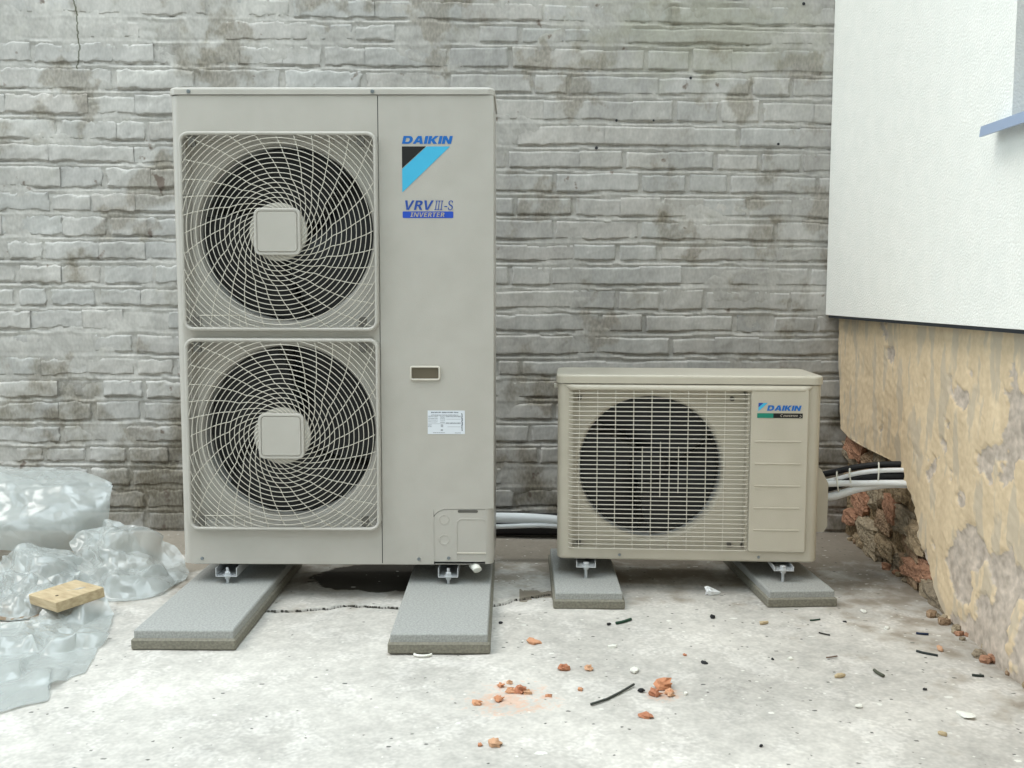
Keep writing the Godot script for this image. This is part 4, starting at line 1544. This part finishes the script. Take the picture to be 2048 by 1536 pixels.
func _pipes():
	# wrapped line running behind the two condensers
	var a := thing("wrapped_pipe", "white wrapped refrigerant line running between the two condensers", "pipe", Vector3(1.0, 0.137, -0.45))
	part("upper_wrap", tube(smooth_path([Vector3(-0.30, -0.01, 0.13), Vector3(-0.20, 0.0, 0.02), Vector3(-0.10, 0.006, 0.0), Vector3(0.09, -0.002, 0.0), Vector3(0.25, -0.01, 0.10)]), 0.0170, 14), mats.white_foam, a)
	part("lower_wrap", tube(smooth_path([Vector3(-0.30, -0.035, 0.12), Vector3(-0.20, -0.03, 0.01), Vector3(-0.10, -0.021, 0.012), Vector3(0.09, -0.018, 0.012), Vector3(0.25, -0.02, 0.10)]), 0.0080, 12), mats.white_foam, a)
	var d := thing("black_tube", "thick black tube added as the dark band along the foot of the brick wall", "pipe", Vector3(1.0, 0.045, -0.77))  # added tube, black to give the dark band at the wall foot
	part("insulation", tube(smooth_path([Vector3(-0.75, -0.01, 0.0), Vector3(-0.3, 0.0, 0.0), Vector3(0.0, 0.002, 0.0), Vector3(0.3, 0.0, 0.005), Vector3(0.8, -0.008, 0.01)]), 0.040, 16), mats.black_foam, d)
	# bundle from the small condenser into the broken wall
	var b := thing("pipe_bundle", "tied bundle of white and black insulated pipes entering the broken plaster wall", "pipe", Vector3(1.94, 0.28, -0.25))
	var o := Vector3(1.94, 0.28, -0.25)
	var w1 := smooth_path([Vector3(1.84, 0.285, -0.27) - o, Vector3(1.95, 0.312, -0.25) - o, Vector3(2.02, 0.338, -0.225) - o, Vector3(2.10, 0.352, -0.20) - o, Vector3(2.22, 0.358, -0.17) - o])
	var w2 := smooth_path([Vector3(1.84, 0.245, -0.27) - o, Vector3(1.945, 0.262, -0.24) - o, Vector3(2.02, 0.294, -0.21) - o, Vector3(2.10, 0.312, -0.185) - o, Vector3(2.22, 0.318, -0.15) - o])
	var w3 := smooth_path([Vector3(1.84, 0.262, -0.29) - o, Vector3(1.95, 0.288, -0.26) - o, Vector3(2.02, 0.322, -0.232) - o, Vector3(2.10, 0.333, -0.21) - o, Vector3(2.22, 0.338, -0.18) - o])
	var w4 := smooth_path([Vector3(1.84, 0.300, -0.30) - o, Vector3(1.95, 0.330, -0.275) - o, Vector3(2.02, 0.352, -0.25) - o, Vector3(2.10, 0.366, -0.225) - o, Vector3(2.22, 0.372, -0.19) - o])
	var w5 := smooth_path([Vector3(1.84, 0.29, -0.25) - o, Vector3(1.95, 0.304, -0.232) - o, Vector3(2.03, 0.312, -0.195) - o, Vector3(2.10, 0.318, -0.170) - o, Vector3(2.22, 0.318, -0.14) - o])
	part("white_pipe", tube(w1, 0.0072, 12), mats.white_foam, b)
	part("white_pipe", tube(w2, 0.0125, 14), mats.white_foam, b)
	part("black_tube", tube(w3, 0.0125, 12), mats.black_foam, b)
	part("black_tube", tube(w4, 0.0095, 12), mats.black_foam, b)
	part("white_pipe", tube(w5, 0.0095, 12), mats.white_foam, b)
	for f in [[12, 0.034, 0.016], [17, 0.033, 0.014], [27, 0.040, 0.018]]:
		var i: int = f[0]
		var c := (w1[i] + w2[i] + w3[i] + w4[i] + w5[i]) / 5.0
		var t := (w2[i + 1] - w2[i]).normalized()
		var s := t.cross(Vector3.UP).normalized()
		var up := s.cross(t)
		var p := PackedVector3Array()
		for k in 24:
			var an := TAU * k / 24.0
			p.append(c + up * cos(an) * f[1] + s * sin(an) * (f[2] + 0.013) + t * 0.008 * cos(an))
		part("cable_tie", tube(p, 0.0024, 6, true), mats.white_plastic, b)

# ------------------------------------------------------------------ plastic sheeting
func cr(a: Vector3, b: Vector3, c: Vector3, d: Vector3, t: float) -> Vector3:
	return 0.5 * ((2.0 * b) + (c - a) * t + (2.0 * a - 5.0 * b + 4.0 * c - d) * t * t + (3.0 * b - a - 3.0 * c + d) * t * t * t)

# piecewise-linear noise on a triangular lattice: flat facets that meet in sharp creases
func facet(u: float, v: float, cell: float, s: int) -> float:
	var x := u / cell
	var y := v / cell
	var k := (x + y) * 0.366
	var i := floori(x + k)
	var j := floori(y + k)
	var fx := x + k - i
	var fy := y + k - j
	var a := hash01(i, j, s)
	var c := hash01(i + 1, j + 1, s)
	if fx > fy:
		return a * (1.0 - fx) + hash01(i + 1, j, s) * (fx - fy) + c * fy
	return a * (1.0 - fy) + hash01(i, j + 1, s) * (fy - fx) + c * fx

func hash01(i: int, j: int, s: int) -> float:
	var h := (i * 374761393 + j * 668265263 + s * 974634777) & 0x7fffffff
	h = ((h ^ (h >> 13)) * 1274126177) & 0x7fffffff
	return float((h ^ (h >> 16)) & 0xffff) / 32768.0 - 1.0

func film_mesh(rows: Array, s: int, big: float, small: float, lift := 0.0, low := 0.004) -> ArrayMesh:
	var P := []
	for r in rows:
		var l := []
		for c in r:
			l.append(at_z(c[0], c[1], c[2]))
		P.append(l)
	var nr := P.size()
	var nc: int = P[0].size()
	var sub := 26
	var warp := noise(s + 9, 5.0, 1)
	var pts := PackedVector3Array()
	var H := (nr - 1) * sub + 1
	var W := (nc - 1) * sub + 1
	for j in H:
		var rj := mini(j / sub, nr - 2)
		var tj := float(j - rj * sub) / sub
		for i in W:
			var ci := mini(i / sub, nc - 2)
			var ti := float(i - ci * sub) / sub
			var q := []
			for k in range(-1, 3):
				var row: Array = P[clampi(rj + k, 0, nr - 1)]
				q.append(cr(row[clampi(ci - 1, 0, nc - 1)], row[ci], row[ci + 1], row[clampi(ci + 2, 0, nc - 1)], ti))
			pts.append(cr(q[0], q[1], q[2], q[3], tj))
	var outp := pts.duplicate()
	var ds := PackedFloat32Array()
	var wps := PackedVector3Array()
	var mean := 0.0
	for p in pts:
		var wp := p + Vector3(warp.get_noise_3dv(p), warp.get_noise_3dv(p + Vector3(9, 0, 0)), warp.get_noise_3dv(p + Vector3(0, 9, 0))) * 0.02
		var u := wp.x * 0.95 + wp.y * 0.35
		var v := wp.z * 0.8 - wp.y * 0.9
		var d := facet(u * 0.8 + v * 0.6, v * 0.8 - u * 0.6, small, s) * big
		d += facet(u * 0.5 - v * 0.87, v * 0.5 + u * 0.87, small * 0.47, s + 31) * big * 0.5
		d += facet(u * 0.97 - v * 0.25, v * 0.97 + u * 0.25, small * 0.21, s + 67) * big * 0.17
		ds.append(d)
		wps.append(wp)
		mean += d / pts.size()
	for j in H:
		for i in W:
			var p := pts[j * W + i]
			var dx := pts[j * W + mini(i + 1, W - 1)] - pts[j * W + maxi(i - 1, 0)]
			var dy := pts[mini(j + 1, H - 1) * W + i] - pts[maxi(j - 1, 0) * W + i]
			var n := dy.cross(dx).normalized()
			p += n * (ds[j * W + i] - mean + lift) * (1.0 - 0.85 * smoothstep(0.75, 1.0, float(j) / (H - 1)))
			p.y = maxf(p.y, low + 0.002 * absf(warp.get_noise_3dv(wps[j * W + i] * 4.0)))
			outp[j * W + i] = p
	return grid_mesh(outp, PackedVector2Array(), W, H)

func _plastic():
	var a_rows := [
		[[-120, 940, -.6], [0, 930, -.6], [60, 932, -.58], [130, 933, -.56], [180, 948, -.54], [224, 966, -.52]],
		[[-120, 975, -.5], [0, 960, -.5], [60, 958, -.48], [130, 965, -.46], [180, 985, -.46], [220, 992, -.48]],
		[[-120, 1010, -.42], [0, 1000, -.42], [60, 995, -.38], [130, 1010, -.38], [180, 1020, -.4], [215, 1025, -.44]],
		[[-120, 1060, -.38], [0, 1045, -.36], [60, 1050, -.33], [130, 1065, -.34], [175, 1060, -.38], [213, 1048, -.42]],
		[[-120, 1110, -.38], [0, 1100, -.36], [60, 1110, -.34], [110, 1112, -.35], [150, 1100, -.37], [200, 1080, -.4]]]
	var a := thing("plastic_sheet", "", "")
	part("upper_layer", film_mesh(a_rows, 501, 0.016, 0.17, 0.0), mats.film, a)
	part("lower_layer", film_mesh(a_rows, 601, 0.016, 0.15, -0.016), mats.film, a)
	meta(a, "large smooth billow of clear plastic sheeting leaning against the brick wall", "plastic sheet", "crumpled plastic sheeting")
	var b_rows := [
		[[150, 1085, -.33], [180, 1055, -.33], [215, 1037, -.32], [250, 1055, -.31], [285, 1068, -.3], [310, 1095, -.3], [345, 1105, -.3], [368, 1120, -.28]],
		[[150, 1110, -.27], [185, 1085, -.26], [215, 1070, -.24], [255, 1085, -.24], [290, 1095, -.24], [320, 1120, -.24], [350, 1125, -.25], [372, 1135, -.25]],
		[[140, 1140, -.2], [180, 1125, -.18], [220, 1115, -.16], [255, 1125, -.16], [290, 1135, -.17], [325, 1145, -.18], [350, 1148, -.2], [376, 1152, -.22]],
		[[150, 1165, -.1], [190, 1165, -.08], [225, 1160, -.06], [260, 1165, -.06], [295, 1165, -.08], [325, 1165, -.1], [345, 1165, -.13], [370, 1160, -.18]],
		[[190, 1190, 0.0], [205, 1200, .02], [230, 1215, .03], [265, 1213, .02], [295, 1200, 0.0], [318, 1187, -.03], [335, 1178, -.07], [350, 1170, -.13]]]
	var b := thing("plastic_sheet", "", "")
	part("upper_layer", film_mesh(b_rows, 511, 0.034, 0.12, 0.004), mats.film, b)
	part("lower_layer", film_mesh(b_rows, 611, 0.03, 0.1, -0.012), mats.film, b)
	meta(b, "crumpled clear plastic sheet trailing up to the tall condenser's slab", "plastic sheet", "crumpled plastic sheeting")
	var c_rows := [
		[[-80, 1140, -.25], [0, 1130, -.25], [40, 1110, -.25], [75, 1100, -.25], [110, 1105, -.25], [140, 1098, -.25], [165, 1115, -.25]],
		[[-80, 1160, -.15], [0, 1150, -.15], [40, 1135, -.13], [75, 1125, -.13], [110, 1130, -.13], [140, 1135, -.15], [160, 1140, -.17]],
		[[-80, 1185, -.03], [0, 1180, -.03], [40, 1170, -.02], [75, 1165, -.02], [110, 1165, -.04], [140, 1165, -.06], [155, 1160, -.08]],
		[[-80, 1235, .12], [0, 1225, .12], [30, 1215, .12], [60, 1205, .1], [90, 1200, .08], [110, 1195, .05], [130, 1185, .02]],
		[[-80, 1265, .2], [0, 1255, .2], [25, 1258, .2], [50, 1260, .19], [70, 1262, .18], [85, 1240, .16], [110, 1215, .1]]]
	var c := thing("plastic_sheet", "", "")
	part("upper_layer", film_mesh(c_rows, 521, 0.036, 0.11, 0.012), mats.film, c)
	part("lower_layer", film_mesh(c_rows, 621, 0.03, 0.08, -0.004), mats.film, c)
	meta(c, "tightly crumpled plastic sheet in the middle of the heap, around the board offcut", "plastic sheet", "crumpled plastic sheeting")
	var d_rows := [
		[[-80, 1275, .22], [0, 1262, .22], [50, 1268, .22], [80, 1255, .2], [115, 1228, .16], [165, 1205, .12], [200, 1222, .12], [224, 1240, .15]],
		[[-80, 1295, .32], [0, 1290, .32], [45, 1285, .3], [80, 1275, .28], [120, 1262, .27], [160, 1250, .25], [195, 1255, .22], [222, 1262, .22]],
		[[-80, 1325, .43], [0, 1320, .43], [45, 1320, .42], [80, 1315, .4], [120, 1300, .38], [155, 1295, .36], [185, 1290, .35], [205, 1295, .34]],
		[[-80, 1375, .58], [0, 1365, .58], [45, 1360, .55], [80, 1350, .53], [110, 1345, .5], [145, 1345, .48], [170, 1345, .47], [190, 1340, .46]],
		[[-80, 1460, .84], [0, 1437, .79], [40, 1425, .76], [75, 1415, .74], [100, 1405, .72], [104, 1370, .67], [140, 1365, .6], [170, 1362, .57]]]
	var d := thing("plastic_sheet", "", "")
	part("upper_layer", film_mesh(d_rows, 531, 0.034, 0.12, 0.024), mats.film, d)
	part("lower_layer", film_mesh(d_rows, 631, 0.03, 0.09, 0.008), mats.film, d)
	meta(d, "crumpled plastic sheet with glossy folds spread on the open concrete", "plastic sheet", "crumpled plastic sheeting")
	# something brown shows through the middle of the heap
	var brown := std(Color(0.50, 0.43, 0.35), 0.9)
	var bs := part("brown_sheet", film_mesh(c_rows, 541, 0.02, 0.1, -0.05), brown, self)
	meta(bs, "brown crumpled sheet showing through the plastic heap", "sheet")
	# board offcut
	var bd := thing("board_offcut", "short pale wooden board offcut lying in the plastic heap", "board", Vector3(-0.275, 0.042, 0.140))
	bd.rotation = Vector3(0.09, deg_to_rad(-40), 0.06)
	part("plank", block(0.165, 0.028, 0.135, 0.003, 0.002), mats.wood, bd)
	part("knot", block(0.010, 0.0006, 0.008, 0.003, 0.0002, Transform3D(Basis(), Vector3(0.02, 0.0281, 0.035))), std(Color(0.25, 0.17, 0.10), 0.8), bd)

# ------------------------------------------------------------------ litter on the concrete
func _debris():
	var lumps := [[1.299, 0.633, 0.0359], [1.309, 0.666, 0.0213], [1.277, 0.672, 0.0259], [1.312, 0.677, 0.0165], [0.933, 0.628, 0.0166], [0.956, 0.662, 0.0211], [0.976, 0.662, 0.0305], [0.992, 0.67, 0.021], [0.93, 0.709, 0.0207], [1.009, 0.341, 0.0344], [1.079, 0.527, 0.0247], [1.14, 0.526, 0.0223], [1.041, 0.686, 0.0139], [1.113, 0.649, 0.0142], [1.244, 0.786, 0.0292], [0.927, 0.927, 0.0273], [0.897, 0.927, 0.0126], [0.884, 0.728, 0.0183], [1.383, 0.432, 0.0117], [0.952, 0.61, 0.0144]]
	var names := ["crumb in the cluster of four beside a twig", "crumb in the loose scatter with brick dust", "crumb lying alone on the concrete"]
	for k in lumps.size():
		var l: Array = lumps[k]
		var w: float = l[2] * 0.46
		var low: float = 0.30 if k in [9, 14] else 0.6
		var o := part("brick_crumb", lump(Vector3(w, w * low, w * 0.8), 600 + k, 0.85, 9, 7, 0.6), mats["crumb%d" % (k % 4)], self)
		o.position = Vector3(l[0], w * low * 0.75, l[1])
		o.rotation.y = k * 1.3
		var own := ["largest orange brick lump, topping the cluster beside a dark pebble", "orange brick crumb at the back of the lump cluster, under the largest one", "orange brick lump at the edge of the cluster, next to the twig side", "smallest orange brick crumb of the lump cluster", "", "", "largest orange brick crumb lying in the brick dust", "", "flat orange brick crumb at the rim of the brick dust", "flat orange brick smear in front of the gap between the condensers", "rounded orange brick crumb between the flat smear and the twig", "pale orange brick crumb between the rounded crumb and a white flake", "", "", "flat wide orange brick crumb lying below the lump cluster, past the twig's tip", "orange brick crumb lying farthest out on the open concrete", "tiny orange brick crumb beside the one farthest out on the concrete", "pale orange brick crumb on the plain side of the dust patch", "", ""]
		var which := 0 if k < 4 else (1 if k < 9 or k in [17, 19] else 2)
		meta(o, own[k] if own[k] else "orange brick " + names[which], "brick crumb", ["brick crumbs in a cluster", "brick crumbs in the dust", "lone brick crumbs"][which])
	var dark := [[0.924, 0.195, 0.0125], [1.216, 0.204, 0.0139], [1.507, 0.142, 0.0202], [1.421, 0.485, 0.0178], [1.249, 0.653, 0.0166], [1.453, 0.923, 0.0097], [1.593, 0.456, 0.0104], [1.86, 0.176, 0.0118], [1.891, 0.637, 0.0102]]
	for k in dark.size():
		var w: float = dark[k][2] * 0.5
		var o := part("dark_pebble", lump(Vector3(w, w * 0.5, w * 0.7), 640 + k, 0.4, 9, 6, 0.2), mats.black_foam, self)
		o.position = Vector3(dark[k][0], w * 0.4, dark[k][1])
		o.rotation.y = k * 0.8
		meta(o, "tiny black pebble on the pale concrete", "pebble", "black pebbles scattered on the concrete")
	var white := [[1.209, 0.375, 0.0236], [1.248, 0.534, 0.0298], [1.941, 0.085, 0.0198], [1.709, 0.735, 0.0168], [1.954, 0.227, 0.0205], [1.92, 0.776, 0.0365], [1.636, 0.456, 0.0118], [1.346, 0.671, 0.0118]]
	for k in white.size():
		var w: float = white[k][2] * 0.5
		var o := part("plaster_flake", lump(Vector3(w, 0.0035, w * 0.65), 660 + k, 0.5, 9, 5, 0.5), mats.white_plastic, self)
		o.position = Vector3(white[k][0], 0.0035, white[k][1])
		o.rotation = Vector3(0.1, k * 1.1, 0.1)
		meta(o, ["small angular white plaster flake in front of the small condenser's fan end", "long white plaster flake between orange crumbs and the small condenser", "small white plaster flake beyond the logo-end slab, by the ochre wall", "small white plaster flake lying on the concrete", "white plaster flake near the ochre wall and the blue wire offcut", "largest flat white plaster flake, near the foot of the ochre wall", "small white plaster flake lying on the concrete", "small white plaster flake beside the brick lump cluster"][k], "flake", "white plaster flakes on the concrete")
	var chip := part("white_chip", lump(Vector3(0.018, 0.010, 0.012), 680, 0.9, 10, 7, 0.6), mats.white_foam, self)
	chip.position = Vector3(1.54, 0.010, -0.068)
	chip.rotation = Vector3(0.2, 0.4, -0.3)
	meta(chip, "bright white lump between the two slabs of the small condenser", "chip")
	var tan := [[1.637, 0.191, 0.0287], [2.031, 0.383, 0.0338], [1.833, 0.868, 0.0186], [1.723, 0.563, 0.0255]]
	for k in tan.size():
		var w: float = tan[k][2] * 0.5
		var o := part("wood_chip", lump(Vector3(w, 0.0045, w * 0.38), 690 + k, 0.35, 9, 5, 0.6), mats.wood if k != 1 else mats.crumb3, self)
		o.position = Vector3(tan[k][0], 0.004, tan[k][1])
		o.rotation.y = 0.4 + k
		meta(o, ["tan wood splinter in front of the logo-end slab", "pink brick sliver beside a thick dark wire offcut near the ochre wall", "tan wood splinter on the open concrete away from the slabs", "pale tan wood splinter near a thin brown stalk"][k], "splinter", "tan splinters on the concrete")
	var twigs := [[1.13, 0.733, 1.236, 0.622], [1.236, 0.199, 1.28, 0.166], [1.762, 0.268, 1.785, 0.287], [1.767, 0.169, 1.797, 0.16], [2.016, 0.269, 2.045, 0.277], [1.965, 0.401, 2.005, 0.432], [2.033, 0.556, 2.058, 0.562], [1.815, 0.528, 1.824, 0.565], [1.726, 0.448, 1.756, 0.438]]
	for k in twigs.size():
		var t: Array = twigs[k]
		var p := Vector3(t[0], 0.004, t[1])
		var q := Vector3(t[2], 0.004, t[3])
		var mid := (p + q) / 2
		var side := (q - p).cross(Vector3.UP) * 0.05
		var mm := std([Color(0.20, 0.22, 0.20), Color(0.10, 0.24, 0.17), Color(0.16, 0.16, 0.14), Color(0.09, 0.22, 0.16), Color(0.06, 0.13, 0.24), Color(0.10, 0.14, 0.13), Color(0.12, 0.16, 0.14), Color(0.30, 0.31, 0.26), Color(0.42, 0.34, 0.28)][k], 0.7)
		var o := part("twig" if k == 0 else "wire_offcut", tube(PackedVector3Array([p - mid, p.lerp(q, 0.3) - mid + side, p.lerp(q, 0.65) - mid + side * 0.7, q - mid]), [0.0028, 0.004, 0.002, 0.002, 0.0032, 0.0035, 0.003, 0.0038, 0.0018][k], 7), mm, self)
		o.position = mid
		if k == 0:
			meta(o, "long thin grey twig on the open concrete beside orange brick crumbs", "twig")
		else:
			meta(o, ["", "short dark green wire offcut in front of the small condenser", "thin dark wire offcut", "thin green wire offcut by the logo-end slab", "short dark blue wire offcut near the ochre wall", "thick dark wire offcut beside a pink flake near the ochre wall", "dark wire offcut at the foot of the ochre wall", "stubby grey wire offcut on the concrete", "thin brown stalk on the concrete"][k] + (" on the concrete off the logo-end slab" if k == 2 else ""), "wire offcut", "wire offcuts on the concrete")
	# bent piece of white wire before the tall unit's slab
	var hook := PackedVector3Array()
	for k in 9:
		var a := PI + PI * k / 8.0
		hook.append(Vector3(0.021 * cos(a), 0.004, -0.012 * sin(a)))
	var hk := part("bent_wire", tube(hook, 0.0032, 8), mats.white_plastic, self)
	hk.position = Vector3(0.737, 0.0, 0.437)
	meta(hk, "bent white wire lying against the front of a concrete slab", "wire")
